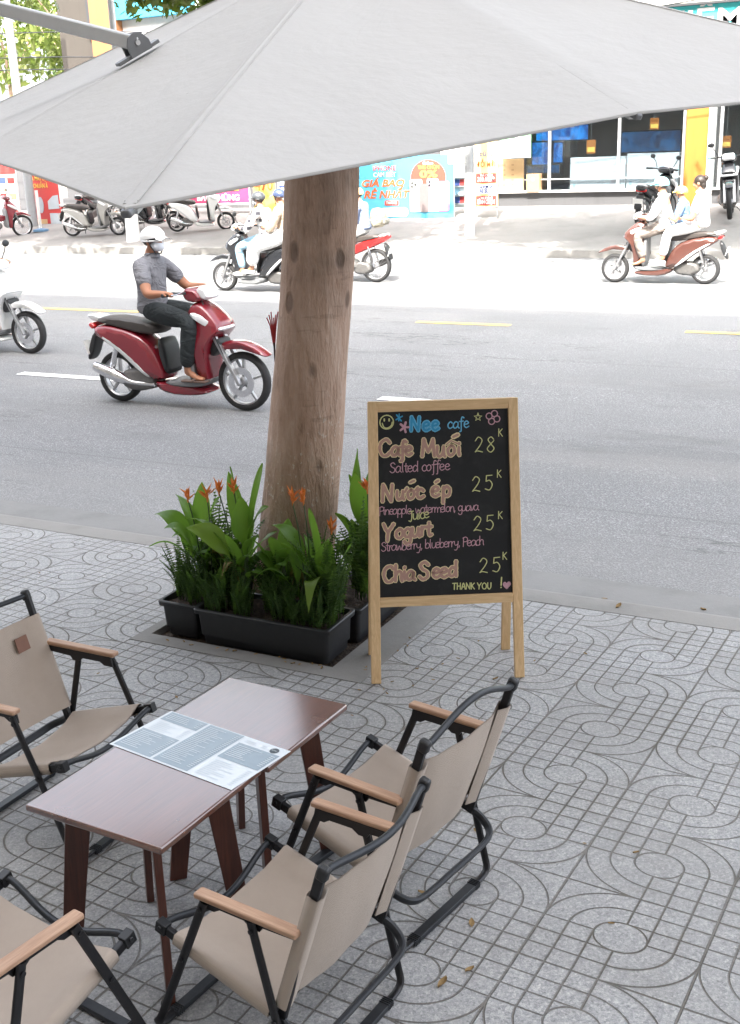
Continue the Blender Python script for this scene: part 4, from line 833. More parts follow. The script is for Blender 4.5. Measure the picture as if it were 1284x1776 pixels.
def scooter(label, x, y, heading, main, seat=None, rf=.25, rr=.24, wb=1.28, lean=0, mirrors=True, steer=0, inner=None, accent=None, under=False, group='scooters on the street', lamp=True, sc=1.0, tailcol=None):
    t = thing('motor_scooter', label, 'scooter', (x, y, zg(y)), group=group, rot=(Matrix.Rotation(heading, 3, 'Z') @ Matrix.Rotation(lean, 3, 'X')).to_euler()); t.scale = (sc,) * 3
    inner = inner or M_GRYP; accent = accent or main; k = wb / 1.27; D = .635
    P = lambda pts: [((a - D) * k, b) for a, b in pts]
    wheel(t, -wb / 2, rr, .10, 'rear_wheel', 5, wire=under); wheel(t, wb / 2, rf, .085, 'front_wheel', 5, wire=under, disc=not under)
    B = lambda pts, w, nm, mat, ins=.10, par=t, tw=None, sub=1, y0=0: (lambda m: m.build(nm, mat, par, angle=50, sub=sub))(MB().puff(P(pts), w, ins, y0, tw=tw))
    if not under:
        B([(-.20, .70), (-.08, .74), (.15, .71), (.36, .64), (.47, .52), (.55, .32), (.57, .235), (.42, .23), (.28, .33), (.16, .44), (-.02, .56), (-.17, .64)], .16, 'body_panel', main, .14)
        B([(.40, .25), (.56, .225), (.95, .205), (1.01, .16), (.9, .125), (.6, .115), (.46, .16)], .15, 'lower_fairing', accent)
        B([(.50, .26), (.96, .262), (1.0, .30), (1.0, .235), (.9, .20), (.55, .20)], .165, 'floorboard', M_GRYP)
    else:
        B([(-.34, .80), (-.10, .78), (.18, .70), (.40, .60), (.62, .52), (.74, .50), (.78, .56), (.84, .60), (.86, .46), (.70, .40), (.46, .42), (.20, .52), (-.08, .62), (-.30, .72)], .115, 'body_panel', main, .16)
        B([(.30, .24), (.34, .38), (.56, .44), (.72, .40), (.74, .28), (.60, .20), (.42, .18)], .12, 'crankcase', M_ENG)
        m = MB(); m.bar(((.0 - D) * k, -.10, rr), ((.40 - D) * k, -.10, .30), .035, .05, (0, 0, 1)); m.build('swing_arm', M_ENG, t)
    B([(-.17, .752), (-.10, .80), (.10, .792), (.30, .765), (.48, .755), (.55, .70), (.52, .65), (.36, .645), (.1, .705), (-.1, .742)], .132, 'seat', seat or M_SEAT, .12)
    B([(-.27, .80), (-.22, .82), (-.05, .775), (-.06, .74), (-.2, .742)], .085, 'grab_rail', tailcol or M_SILV)
    B([(-.25, .73), (-.19, .745), (-.14, .70), (-.20, .655)], .105, 'tail_light', M_LAMPR)
    B([(-.22, .67), (-.15, .66), (-.24, .42), (-.30, .36), (-.31, .40)], .07, 'rear_mudguard', M_BLKP)
    m = MB(); m.box(((-.285 - D) * k, 0, .50), (.006, .19, .13), (0, R(-18), 0)); m.build('licence_plate', M_PLATE, t)
    tw = lambda a, b: .62 + .38 * max(0, 1 - abs(b - .62) / .42)
    B([(.84, .94), (.93, .97), (1.02, .90), (1.13, .79), (1.15, .71), (1.06, .66), (1.01, .55), (.975, .35), (1.0, .25), (.93, .215), (.88, .30), (.85, .55), (.82, .80)], .205 if not under else .17, 'leg_shield', main, .10, tw=tw)
    B([(.79, .77), (.84, .82), (.885, .3), (.85, .235), (.80, .28)], .165, 'inner_shield', inner, .08)
    if lamp: B([(.86, .875), (.95, .865), (1.10, .785), (1.165, .715), (1.10, .695), (.99, .765), (.87, .825)], .186, 'front_lamp', M_LAMPW, .05, tw=lambda a, b: 1.0 - max(0, a - .25) * .8)
    if not under:
        B([(-.13, .645), (.0, .575), (.16, .455), (.28, .345), (.40, .25), (.44, .262), (.33, .375), (.20, .49), (.03, .605), (-.11, .675)], .163, 'side_trim', M_SILV, .04)
        B([(.50, .66), (.56, .60), (.60, .30), (.56, .28), (.50, .50)], .135, 'seat_front_panel', M_BLKP, .08)
    m = MB(); m.tube(crv([((.93 - D) * k, -.06, 1.02), ((1.02 - D) * k, -.10, .80), ((1.12 - D) * k, -.10, .55), (wb / 2 - .02, -.07, rf)], 5), .006, 6); m.build('brake_cable', M_BLKP, t)
    B([(1.00, .62), (1.10, .66), (1.13, .60), (1.05, .50), (1.0, .45)], .10, 'under_nose_panel', M_BLKP, .1)
    hb = thing_child('handlebar', t, ((.86 - D) * k, 0, .98)); hb.rotation_euler = (0, 0, steer)
    q = lambda pts: [(a - .86, b - .98) for a, b in pts]
    m = MB(); m.puff(q([(.77, 1.0), (.80, 1.085), (.93, 1.07), (.99, .985), (.95, .94), (.83, .945)]), .135, .16); m.build('cowl', main, hb, angle=50, sub=1)
    m = MB(); m.puff(q([(.90, 1.04), (.94, 1.105), (1.02, 1.07), (1.065, .985), (1.0, .955), (.94, .99)]), .105, .2); m.build('headlight', M_LAMPW, hb, angle=50, sub=1)
    for s in (-1, 1):
        m = MB(); m.tube([(-.02, s * .10, .045), (-.05, s * .20, .055), (-.085, s * .25, .055)], .012, 8); m.tube([(-.07, s * .225, .055), (-.115, s * .345, .05)], .0175, 8); m.build('grip', M_BLKP, hb)
        m = MB(); m.tube([(-.015, s * .20, .06), (.0, s * .29, .055), (-.03, s * .335, .052)], .006, 6); m.build('brake_lever', M_CHROME, hb)
        if mirrors:
            m = MB(); m.tube([(-.03, s * .17, .07), (-.01, s * .22, .17), (-.03, s * .27, .235)], .0065, 6); m.ell((-.035, s * .285, .265), (.018, .058, .04), (0, 0, 0), 12, 8); m.build('mirror', M_BLKP, hb)
    fr_ = rf - .25
    B([(1.04, .52 + fr_), (1.09, .60 + fr_), (1.25, .625 + fr_), (1.42, .575 + fr_), (1.56, .47 + fr_), (1.50, .488 + fr_), (1.38, .535 + fr_), (1.27, .55 + fr_), (1.16, .535 + fr_)], .068, 'front_fender', main, .08)
    for s in (-1, 1): m = MB(); m.bar(((1.05 - D) * k, s * .078, .66), (wb / 2, s * .078, rf - .02), .032, .046, (0, 1, 0)); m.build('fork_leg', M_ALLOY, t, bevel=.006)
    m = MB(); m.tube(crv([((.42 - D) * k, -.10, .20), ((.22 - D) * k, -.14, .215), ((.08 - D) * k, -.165, .27), ((-.04 - D) * k, -.168, .315), ((-.14 - D) * k, -.17, .350)], 4), [.02] * 5 + [.028, .045, .052, .054, .055, .055, .056, .054, .052, .050, .046, .042][:12], 12, rb=None); m.build('exhaust', M_CHROME if not under else M_ENG, t)
    B([(.05, .20), (.08, .33), (.32, .36), (.46, .27), (.42, .13), (.15, .12)], .115, 'engine', M_ENG, .1, y0=-.02)
    for s in (-1, 1): m = MB(); m.tube([((-.01 - D) * k, s * .125, .27), ((.09 - D) * k, s * .12, .60)], .012, 8); m.tube([((.01 - D) * k, s * .125, .33), ((.075 - D) * k, s * .12, .54)], .026, 9); m.build('shock_absorber', M_CHROME, t)
    m = MB(); m.tube([((.30 - D) * k, .10, .16), ((.24 - D) * k, .20, .03)] if lean else [((.30 - D) * k, .10, .16), ((.10 - D) * k, .15, .14)], .009, 6); m.build('side_stand', M_BLKP, t)
    return t
RED = paintm('dark_red_paint', (0.20, 0.012, 0.022)); RED2 = paintm('bright_red_paint', (0.45, 0.02, 0.02)); BRN = paintm('copper_brown_paint', (0.085, 0.034, 0.026)); BLK = paintm('black_paint', (0.016, 0.017, 0.02)); GRYS = paintm('warm_grey_paint', (0.36, 0.35, 0.33))
MOV = 'scooters moving along the road'; PRK = 'motorbikes parked in front of the shops'
S_RED = scooter('dark red scooter ridden past the trunk by a man in a grey polo shirt', -5.93, 8.16, R(0), RED, rf=.262, rr=.235, wb=1.35, mirrors=False, group=MOV)
S_WL = scooter('white scooter entering at the left edge of the photo, front half visible', -10.04, 10.0, R(0), M_WHT, rf=.25, wb=1.30, group=MOV)
S_LT = scooter('black scooter with a red front panel ridden left by two people, left of the trunk', -9.75, 15.75, R(180), BLK, rf=.235, rr=.235, wb=1.27, accent=M_GRYP, inner=M_GRYP, group=MOV)
S_RT = scooter('red and white motorbike right of the trunk, its front hidden behind the trunk', -8.98, 17.3, R(180), RED2, rf=.28, rr=.28, wb=1.25, under=True, group=MOV, tailcol=M_WHT)
S_BR = scooter('copper brown scooter carrying three people at the right', -3.73, 17.9, R(179), BRN, rf=.225, rr=.225, wb=1.40, group=MOV, tailcol=M_WHT)
S_PW = scooter('white scooter parked alone in front of the pink banner', -16.15, 23.62, R(32), M_WHT, rf=.22, rr=.22, wb=1.20, lean=R(7), group=PRK, inner=M_BLKP)
scooter('grey scooter parked beside the red poster board, tail to the road', -18.9, 22.95, R(14), GRYS, rf=.23, rr=.24, wb=1.25, lean=R(6), group=PRK)
scooter('dark scooter parked behind the white-painted tree trunk', -17.85, 23.95, R(10), BLK, rf=.22, rr=.22, wb=1.2, lean=R(6), group=PRK)
scooter('red motorbike parked at the left edge in front of the poster panels', -21.8, 22.6, R(62), RED, rf=.28, rr=.28, wb=1.24, under=True, lean=R(6), group=PRK)
scooter('black motorbike parked between the red poster board and the grey scooter', -20.3, 24.6, R(100), BLK, rf=.28, rr=.28, wb=1.24, under=True, lean=R(6), group=PRK)
scooter('second black motorbike parked behind the grey scooter, right of the first', -19.2, 24.9, R(80), BLK, rf=.28, rr=.28, wb=1.24, under=True, lean=R(6), group=PRK)
scooter('black motorbike parked facing the shop window behind the three riders', -5.12, 23.9, R(80), BLK, rf=.28, rr=.28, wb=1.24, under=True, lean=R(4), steer=R(-15), group=PRK, sc=1.12)
scooter('dark grey motorbike parked by the orange pillar at the right edge', -3.80, 25.1, R(-82), BLK, rf=.30, rr=.30, wb=1.28, under=True, lean=R(5), accent=M_GRYP, group=PRK, tailcol=M_SILV, sc=1.2)
scooter('red motorbike parked in front of the blue banner, only its handlebar showing', -12.1, 22.6, R(75), RED2, rf=.28, rr=.28, wb=1.22, under=True, lean=R(4), group=PRK)

# ---------------------------------------------------------------- people
def skin_mesh(name, pts, edges, mat, parent, root, sub=2):
    names = list(pts); idx = {n: i for i, n in enumerate(names)}
    me = bpy.data.meshes.new(name); me.from_pydata([pts[n][0] for n in names], [(idx[a], idx[b]) for a, b in edges], []); o = link(bpy.data.objects.new(name, me))
    md = o.modifiers.new('skin', 'SKIN'); md.branch_smoothing = .6; md.use_smooth_shade = True
    for i, n in enumerate(names):
        sv = me.skin_vertices[0].data[i]; r = pts[n][1]; sv.radius = r if hasattr(r, '__len__') else (r, r); sv.use_root = (n == root)
    s = o.modifiers.new('sub', 'SUBSURF'); s.levels = sub; s.render_levels = sub
    dg = bpy.context.evaluated_depsgraph_get(); me2 = bpy.data.meshes.new_from_object(o.evaluated_get(dg)); me2.name = name
    bpy.data.objects.remove(o); me2.materials.clear(); me2.materials.append(mat)
    me2.polygons.foreach_set('use_smooth', [True] * len(me2.polygons)); me2.polygons.foreach_set('material_index', [0] * len(me2.polygons))
    o2 = link(bpy.data.objects.new(name, me2)); o2.parent = parent; return o2
def skinm(name, c):
    m = Mat(name); n = m.noise(14, 3); m.set(m.mix(n, tuple(v * .9 for v in c), tuple(min(1, v * 1.08) for v in c)), 0.5, spec=0.35); m.b.inputs['Subsurface Weight'].default_value = 0.08; return m.m
SK = skinm('skin', (0.46, 0.24, 0.15)); SK2 = skinm('tanned_skin', (0.36, 0.165, 0.095))
M_EYE = simple('eye_dark', (0.02, 0.015, 0.012), 0.2); M_HAIR = simple('dark_hair', (0.025, 0.017, 0.013), 0.5, 0, 0.3, 80, 0.3); M_MASK = simple('face_mask', (0.72, 0.75, 0.80), 0.8)
def fab(name, c):
    m = Mat(name); n = m.noise(6, 3, 0.6, 1.2, aniso=(1, 1, 1.8)); k = m.noise(60, 3, 0.7)
    m.set(m.mix(n * 0.7 + k * 0.3, tuple(v * .88 for v in c), tuple(min(1, v * 1.08) for v in c)), 0.88, spec=.12); m.bump(n, 0.8, 0.05); return m.m
def person(label, base, seat, lean, hand, knee, foot, skin, shirt, pants, sc=1.0, long_sleeve=False, helmet=None, brim=None, mask=False, hair=False, shoe=None, bun=False, wide=1.0, short=False, elbow=None, look=0.0, grp='riders on the scooters', legw=1.0):
    """seat=(x,z) under the hips, hand/knee/foot = left-side points (x, y, z) mirrored to the right, in the scooter's own axes"""
    t = thing('person', label, 'person', base.location, group=grp, rot=base.rotation_euler.copy())
    S = lambda v: v * sc
    hx, hz = seat; up = Vector((math.sin(lean), 0, math.cos(lean))); fw = Vector((math.cos(lean), 0, -math.sin(lean)))
    pel = Vector((hx, 0, hz + S(.105))); wa = pel + up * S(.17); ch = pel + up * S(.36); nk = pel + up * S(.50) + fw * S(.012); hd = nk + Vector((S(.038), 0, S(.118)))
    hd += Vector((S(look), 0, 0)); 
    pts = {'pel': (pel, S(.118)), 'wa': (wa, S(.112)), 'ch': (ch, S(.128)), 'nk0': (pel + up * S(.455), S(.075)), 'nk': (nk + up * S(.03), S(.058)), 'jaw': (hd + Vector((S(.012), 0, -S(.05))), S(.072)), 'hd': (hd + Vector((0, 0, S(.01))), S(.096)), 'cr': (hd + Vector((-S(.005), 0, S(.06))), S(.074)), 'nose': (hd + Vector((S(.097), 0, -S(.018))), S(.011))}
    ed = [('pel', 'wa'), ('wa', 'ch'), ('ch', 'nk0'), ('nk0', 'nk'), ('nk', 'jaw'), ('jaw', 'hd'), ('hd', 'cr'), ('hd', 'nose')]
    top = {'hem': (pel + up * S(-.075), S(.150) * wide), 'pel': (pel + up * S(.02), S(.150) * wide), 'wa': (wa, S(.146) * wide), 'ch': (ch, S(.162) * wide), 'nk0': (pel + up * S(.475), S(.085))}; te = [('hem', 'pel'), ('pel', 'wa'), ('wa', 'ch'), ('ch', 'nk0')]
    bot = {'wst': (pel + up * S(.10), S(.120) * wide), 'pel': (pel, S(.138) * wide)}; be = [('wst', 'pel')]
    for s, c in ((1, 'l'), (-1, 'r')):
        sh = pel + up * S(.425) + Vector((0, s * S(.165), 0)); hn = Vector((hand[0], s * hand[1], hand[2]))
        if elbow: el = Vector((elbow[0], s * elbow[1], elbow[2]))
        else:
            mid = sh.lerp(hn, .5); dist = (hn - sh).length; h = math.sqrt(max(0.0, (S(.285)) ** 2 - (dist / 2) ** 2)); el = mid + Vector((-.15, s * .45, -.88)).normalized() * h
        d = (hn - el).normalized(); wr = hn - d * S(.075)
        pts.update({c + 'sh': (sh, S(.070)), c + 'el': (el, S(.050)), c + 'wr': (wr, S(.034)), c + 'pm': (hn, (S(.034), S(.024)))}); ed += [('ch', c + 'sh'), (c + 'sh', c + 'el'), (c + 'el', c + 'wr'), (c + 'wr', c + 'pm')]
        sd = d.cross(Vector((0, 0, 1))).normalized(); dn = sd.cross(d)
        if dn.z > 0: dn = -dn
        for k in range(4):
            o = sd * (S(.0145) * (k - 1.5)); L = (.9, 1.0, .95, .78)[k]
            a = hn + d * S(.040) + o; b2 = a + d * S(.026 * L) + dn * S(.014); c2 = b2 + dn * S(.026 * L) - d * S(.010)
            pts.update({c + 'f%da' % k: (a, S(.0088)), c + 'f%db' % k: (b2, S(.0082)), c + 'f%dc' % k: (c2, S(.007))}); ed += [(c + 'pm', c + 'f%da' % k), (c + 'f%da' % k, c + 'f%db' % k), (c + 'f%db' % k, c + 'f%dc' % k)]
        a = hn + sd * (S(.034) * s * -1) + dn * S(.006); pts.update({c + 'ta': (a, S(.0095)), c + 'tb': (a + d * S(.03) + dn * S(.016), S(.008))}); ed += [(c + 'pm', c + 'ta'), (c + 'ta', c + 'tb')]
        hp = pel + Vector((S(.03), s * S(.085), -S(.01))); kn = Vector((knee[0], s * knee[1], knee[2])); ft = Vector((foot[0], s * foot[1], foot[2])); an = ft + Vector((-S(.02), 0, S(.075)))
        pts.update({c + 'hp': (hp, S(.088)), c + 'kn': (kn, S(.058)), c + 'cf': (kn.lerp(an, .35) + Vector((-S(.012), 0, 0)), S(.054)), c + 'an': (an, S(.036)), c + 'hl': (ft + Vector((-S(.035), 0, S(.028))), S(.032)), c + 'bt': (ft + Vector((S(.10), 0, S(.018))), (S(.036), S(.024))), c + 'to': (ft + Vector((S(.165), 0, S(.014))), (S(.030), S(.015)))})
        ed += [('pel', c + 'hp'), (c + 'hp', c + 'kn'), (c + 'kn', c + 'cf'), (c + 'cf', c + 'an'), (c + 'an', c + 'hl'), (c + 'an', c + 'bt'), (c + 'bt', c + 'to')]
        top[c + 'sh'] = (sh - Vector((S(.006), 0, 0)), S(.096)); te.append(('ch', c + 'sh'))
        if long_sleeve: top.update({c + 'el': (el, S(.064)), c + 'wr': (wr.lerp(el, .08), S(.044))}); te += [(c + 'sh', c + 'el'), (c + 'el', c + 'wr')]
        else: top[c + 'el'] = (sh.lerp(el, .80), S(.074)); te.append((c + 'sh', c + 'el'))
        bot.update({c + 'hp': (hp, S(.112) * legw), c + 'kn': (kn, S(.086) * legw)}); be += [('pel', c + 'hp'), (c + 'hp', c + 'kn')]
        if not short: bot.update({c + 'cf': (kn.lerp(an, .4), S(.080) * legw), c + 'an': (an + Vector((0, 0, S(.03))), S(.066) * legw)}); be += [(c + 'kn', c + 'cf'), (c + 'cf', c + 'an')]
        if shoe:
            if shoe is SHB:
                m = MB(); m.box(ft + Vector((S(.062), 0, -S(.008))), (S(.27), S(.095), S(.020))); m.build('sandal', shoe, t, bevel=.008)
                m = MB(); m.tube([ft + Vector((S(.07), S(.048), 0)), ft + Vector((S(.085), 0, S(.050))), ft + Vector((S(.07), -S(.048), 0))], S(.012), 6); m.build('strap', shoe, t); continue_eye = True
            else:
              m = MB(); f2 = ft + Vector((S(.06), 0, S(.012))); m.ell(f2, (S(.135), S(.048), S(.042)), None, 14, 8, -.55, 1.0); m.build('shoe', shoe, t)
        m = MB(); m.ell(hd + Vector((S(.078), s * S(.031), S(.008))), (S(.009), S(.014), S(.008)), None, 8, 6); m.build('eye', M_EYE, t)
        m = MB(); m.ell(hd + Vector((-S(.008), s * S(.084), -S(.004))), (S(.020), S(.010), S(.030)), (0, R(-12), 0), 10, 6); m.build('ear', skin, t)
    skin_mesh('body', pts, ed, skin, t, 'pel'); skin_mesh('shirt', top, te, shirt, t, 'ch'); skin_mesh('trousers', bot, be, pants, t, 'pel')
    m = MB(); m.lathe([(S(.060), S(.0)), (S(.072), -S(.012)), (S(.078), -S(.040)), (S(.070), -S(.044)), (S(.058), -S(.010))], nk + Vector((S(.006), 0, S(.012))), 'Z', 16, True); m.build('collar', shirt, t)
    if hair or not helmet:
        m = MB(); m.ell(hd + Vector((-S(.018), 0, S(.030))), (S(.098), S(.094), S(.092)), (0, R(-18), 0), 16, 10, -.62, 1.0)
        if bun: m.ell(hd + Vector((-S(.10), 0, S(.075))), (S(.045),) * 3, None, 10, 8); m.ell(hd + Vector((-S(.07), 0, -S(.03))), (S(.05), S(.075), S(.07)), None, 10, 8)
        m.build('hair', M_HAIR, t)
    if helmet:
        m = MB(); m.ell(hd + Vector((-S(.010), 0, S(.028))), (S(.119), S(.102), S(.100)), (0, R(-8), 0), 20, 10, -.08, 1.0); h = m.build('helmet', helmet, t, solid=.008)
        m = MB(); m.grid([[hd + Vector((S(.080 + .066 * j), S(-.085 + .17 * i / 8), S(.045 - .018 * j) - S(.10) * (i / 8 - .5) ** 2)) for i in range(9)] for j in (0, .6, 1)]); m.build('visor', brim or helmet, h, angle=180, solid=.005)
        m = MB(); m.tube([hd + Vector((S(.01), s_ * S(.1), S(.02))) for s_ in (1,)] + [hd + Vector((S(.03), S(.088), -S(.05))), hd + Vector((S(.045), S(.04), -S(.115))), hd + Vector((S(.045), -S(.04), -S(.115))), hd + Vector((S(.03), -S(.088), -S(.05))), hd + Vector((S(.01), -S(.1), S(.02)))], S(.006), 5); m.build('chin_strap', M_BLKP, h)
        m = MB(); m.lathe([(S(.104), -S(.008)), (S(.108), 0), (S(.104), S(.008))], hd + Vector((-S(.012), 0, S(.002))), 'Z', 20); m.build('rim', brim or M_BLKP, h)
    if mask: m = MB(); m.ell(hd + Vector((S(.040), 0, -S(.045))), (S(.066), S(.071), S(.052)), (0, R(8), 0), 14, 10); m.build('face_mask', M_MASK, t)
    return t
F_GREY = fab('grey_polo', (0.20, 0.20, 0.215)); F_CHAR = fab('charcoal_trousers', (0.035, 0.04, 0.042)); F_WHITE = fab('white_cotton', (0.74, 0.74, 0.73)); F_JEAN = fab('light_denim', (0.26, 0.40, 0.50)); F_BEIGE = fab('beige_cloth', (0.46, 0.37, 0.28)); F_TAUPE = fab('taupe_trousers', (0.25, 0.215, 0.19)); F_BLUE = fab('blue_print_cloth', (0.20, 0.33, 0.52)); F_BLGR = fab('blue_grey_cloth', (0.24, 0.29, 0.42)); F_NAVY = fab('navy_cloth', (0.03, 0.04, 0.07))
m = Mat('plaid_flannel'); x, y, z = m.xyz(); gx = (x * 9.0).fract().lt(0.48); gz = (z * 9.0).fract().lt(0.48); col = m.mix((gx + gz) * 0.5, (0.66, 0.65, 0.64), (0.04, 0.04, 0.05)); m.set(col, 0.85); F_PLAID = m.m
H_WHITE = simple('white_helmet', (0.74, 0.74, 0.73), 0.35, coat=.4); H_GREY = simple('dark_grey_helmet', (0.06, 0.065, 0.07), 0.35, coat=.4); H_TEAL = simple('turquoise_helmet', (0.22, 0.60, 0.66), 0.3, coat=.5); H_YEL = simple('yellow_helmet', (0.78, 0.55, 0.14), 0.3, coat=.5); H_ORNG = simple('orange_cream_helmet', (0.80, 0.50, 0.25), 0.3, coat=.5); H_NAVY = simple('navy_helmet', (0.05, 0.07, 0.14), 0.3, coat=.5); H_LB = simple('pale_blue_helmet', (0.60, 0.74, 0.80), 0.3, coat=.5)
SHW = simple('white_shoe', (0.70, 0.69, 0.67), 0.6); SHB = simple('brown_sandal', (0.10, 0.06, 0.045), 0.6)
person('man in grey polo and white helmet with face mask, riding the dark red scooter', S_RED, (-.24, .775), R(3), (.135, .305, 1.045), (.26, .165, .79), (.20, .15, .275), SK2, F_GREY, F_CHAR, sc=.95, helmet=H_WHITE, brim=H_WHITE, mask=True, hair=True, grp=None, legw=1.05, wide=1.08, shoe=SHB)
person('rider in dark clothes on the white scooter at the left edge', S_WL, (-.33, .775), R(6), (.13, .305, 1.045), (.20, .165, .80), (.18, .15, .275), SK2, F_NAVY, F_CHAR, helmet=H_GREY, grp=None)
person('driver in a black and white plaid shirt and light jeans, left of the trunk', S_LT, (-.22, .775), R(10), (.16, .30, 1.04), (.24, .165, .72), (.20, .15, .28), SK, F_PLAID, F_JEAN, sc=.95, long_sleeve=True, helmet=H_GREY, hair=True, mask=True, grp=None, shoe=SHW)
person('passenger in beige top and wide white trousers with navy helmet, seen against the trunk', S_LT, (-.56, .80), R(4), (-.28, .16, 1.04), (-.10, .24, .74), (.00, .20, .32), SK, F_BEIGE, F_WHITE, sc=.95, long_sleeve=True, helmet=H_NAVY, shoe=SHW, grp=None, legw=1.55)
person('driver in white shirt and trousers with pale blue helmet, right of the trunk', S_RT, (-.14, .79), R(6), (.20, .28, 1.02), (.22, .17, .72), (.08, .15, .33), SK, F_WHITE, F_WHITE, sc=.95, long_sleeve=True, helmet=H_LB, brim=H_LB, grp=None, shoe=SHW, legw=1.2)
person('passenger in blue-grey shirt and white trousers with orange helmet, right of the trunk', S_RT, (-.44, .82), R(12), (-.22, .14, 1.04), (-.10, .19, .76), (-.10, .16, .36), SK, F_BLGR, F_WHITE, sc=.88, long_sleeve=True, helmet=H_ORNG, brim=H_ORNG, hair=True, grp=None, legw=1.3)
person('driver in white jacket and taupe trousers with turquoise helmet', S_BR, (-.08, .775), R(8), (.28, .30, 1.03), (.34, .165, .74), (.24, .15, .29), SK, F_WHITE, F_TAUPE, sc=.98, long_sleeve=True, helmet=H_TEAL, brim=H_TEAL, hair=True, grp=None)
person('child in blue print top with yellow helmet, squeezed between two adults', S_BR, (-.34, .80), R(4), (-.14, .12, 1.02), (-.12, .19, .80), (-.10, .18, .46), SK, F_BLUE, F_BLUE, sc=.78, helmet=H_YEL, brim=H_YEL, grp=None, short=True)
person('bareheaded woman in white tee and pale trousers with tied hair, last on the brown scooter', S_BR, (-.60, .80), R(2), (-.36, .18, 1.00), (-.14, .20, .79), (-.06, .18, .33), SK, F_WHITE, F_WHITE, sc=.97, hair=True, bun=True, grp=None, shoe=SHW, legw=1.05)
bp_ = thing('backpack', 'khaki backpack worn by the passenger right of the trunk', 'backpack', S_RT.location, rot=S_RT.rotation_euler.copy())
m = MB(); m.puff([(-.80, .92), (-.82, 1.05), (-.76, 1.20), (-.66, 1.24), (-.58, 1.20), (-.585, .95), (-.64, .88)], .15, .15); m.build('bag', fab('khaki_nylon', (0.30, 0.28, 0.22)), bp_, angle=60, sub=1)
m = MB(); m.puff([(-.86, .95), (-.86, 1.05), (-.80, 1.08), (-.79, .93)], .10, .1); m.build('pocket', fab('grey_nylon', (0.22, 0.21, 0.18)), bp_, angle=60, sub=1)
# ---------------------------------------------------------------- far side of the street
CMI = cam.matrix_world.copy()
def F(px, py, Y):
    """photo pixel -> point of the vertical plane at distance Y across the street"""
    d = CMI.to_3x3() @ Vector(((px - 642) / 1930, -(py - 888) / 1930, -1)); o = CMI.translation
    return o + d * ((Y - o.y) / d.y)
def wallm(name, c, sc=1.5):
    m = Mat(name); n = m.noise(sc, 5, 0.65); k = m.noise(sc * 30, 3, 0.7); st = m.noise(2, 4, .6, aniso=(3, 3, .3))
    col = m.mix(n, tuple(v * .88 for v in c), tuple(min(1, v * 1.06) for v in c)); col = m.mix(st.sstep(.5, .75) * .22, col, tuple(v * .55 for v in c)); m.set(col, 0.8, spec=.2); m.bump(k, .15, .004); return m.m
W_CREAM = wallm('cream_wall', (0.62, 0.57, 0.50)); W_WHITE = wallm('white_wall', (0.72, 0.71, 0.69)); W_GREY = wallm('grey_base_wall', (0.10, 0.10, 0.105)); W_ORNG = wallm('orange_paint', (0.44, 0.155, 0.035)); W_ORNL = wallm('pale_orange_paint', (0.30, 0.135, 0.06)); W_PANEL = wallm('grey_cladding', (0.062, 0.055, 0.048)); W_DARK = wallm('dark_trim', (0.05, 0.052, 0.055)); W_INT = wallm('shop_interior', (0.30, 0.31, 0.32))
C_TEAL = simple('turquoise_fascia', (0.06, 0.50, 0.52), 0.5, 0, .06, 2); C_BLUE = simple('sky_blue_banner', (0.10, 0.42, 0.60), 0.55, 0, .10, 2.5); C_PINK = simple('magenta_banner', (0.62, 0.06, 0.16), 0.6, 0, .06, 3); C_YELL = simple('yellow_banner', (0.72, 0.50, 0.13), 0.6, 0, .06, 3); C_RED = simple('red_board', (0.50, 0.05, 0.045), 0.55, 0, .08, 3); C_CIRC = simple('coral_red_print', (0.60, 0.08, 0.055), 0.6)
C_WPR = simple('white_print', (0.78, 0.78, 0.77), 0.6, 0, .03); C_ORPR = simple('orange_print', (0.70, 0.13, 0.03), 0.6); C_YPR = simple('yellow_print', (0.80, 0.55, 0.10), 0.6); C_NAVYP = simple('navy_print', (0.05, 0.08, 0.24), 0.6); C_LBPR = simple('pale_blue_print', (0.45, 0.62, 0.72), 0.6); C_GREEN = simple('green_panel', (0.25, 0.48, 0.28), 0.5, 0, .1, 2); C_TAN = simple('tan_board', (0.55, 0.36, 0.19), 0.7, 0, .12, 6); C_CARD = simple('cardboard', (0.42, 0.26, 0.13), 0.75, 0, .1, 10)
C_MET = simple('galvanised_metal', (0.36, 0.37, 0.38), 0.5, 0.4, .15, 12, .1); C_ALU = simple('aluminium_frame', (0.50, 0.51, 0.52), 0.4, 0.6, .06)
m = Mat('shop_glass'); m.set((1, 1, 1), 0.02); gl = m.node('ShaderNodeBsdfGlossy'); gl.inputs['Roughness'].default_value = .02; tr = m.node('ShaderNodeBsdfTransparent'); tr.inputs[0].default_value = (.72, .76, .78, 1); mx = m.node('ShaderNodeMixShader'); mx.inputs[0].default_value = .09; m.t.links.new(tr.outputs[0], mx.inputs[1]); m.t.links.new(gl.outputs[0], mx.inputs[2]); m.t.links.new(mx.outputs[0], m.t.nodes['Material Output'].inputs[0]); M_GLASS = m.m
def screenm(name, c1, c2, e):
    m = Mat(name); n = m.noise(3.2, 3, .6, 1.5); col = m.mix(n.sstep(.35, .65), c1, c2); m.set((0.01, 0.01, 0.012), .2); m.t.links.new(col, m.b.inputs['Emission Color']); m.b.inputs['Emission Strength'].default_value = e; return m.m
M_SCR = screenm('lit_blue_screen', (0.005, 0.05, 0.22), (0.02, 0.25, 0.70), .35); M_SCR2 = screenm('dim_blue_screen', (0.004, 0.02, 0.06), (0.01, 0.09, 0.22), .30)
FONT = bpy.data.fonts.load('<builtin>') if '<builtin>' not in [f.filepath for f in bpy.data.fonts] else None
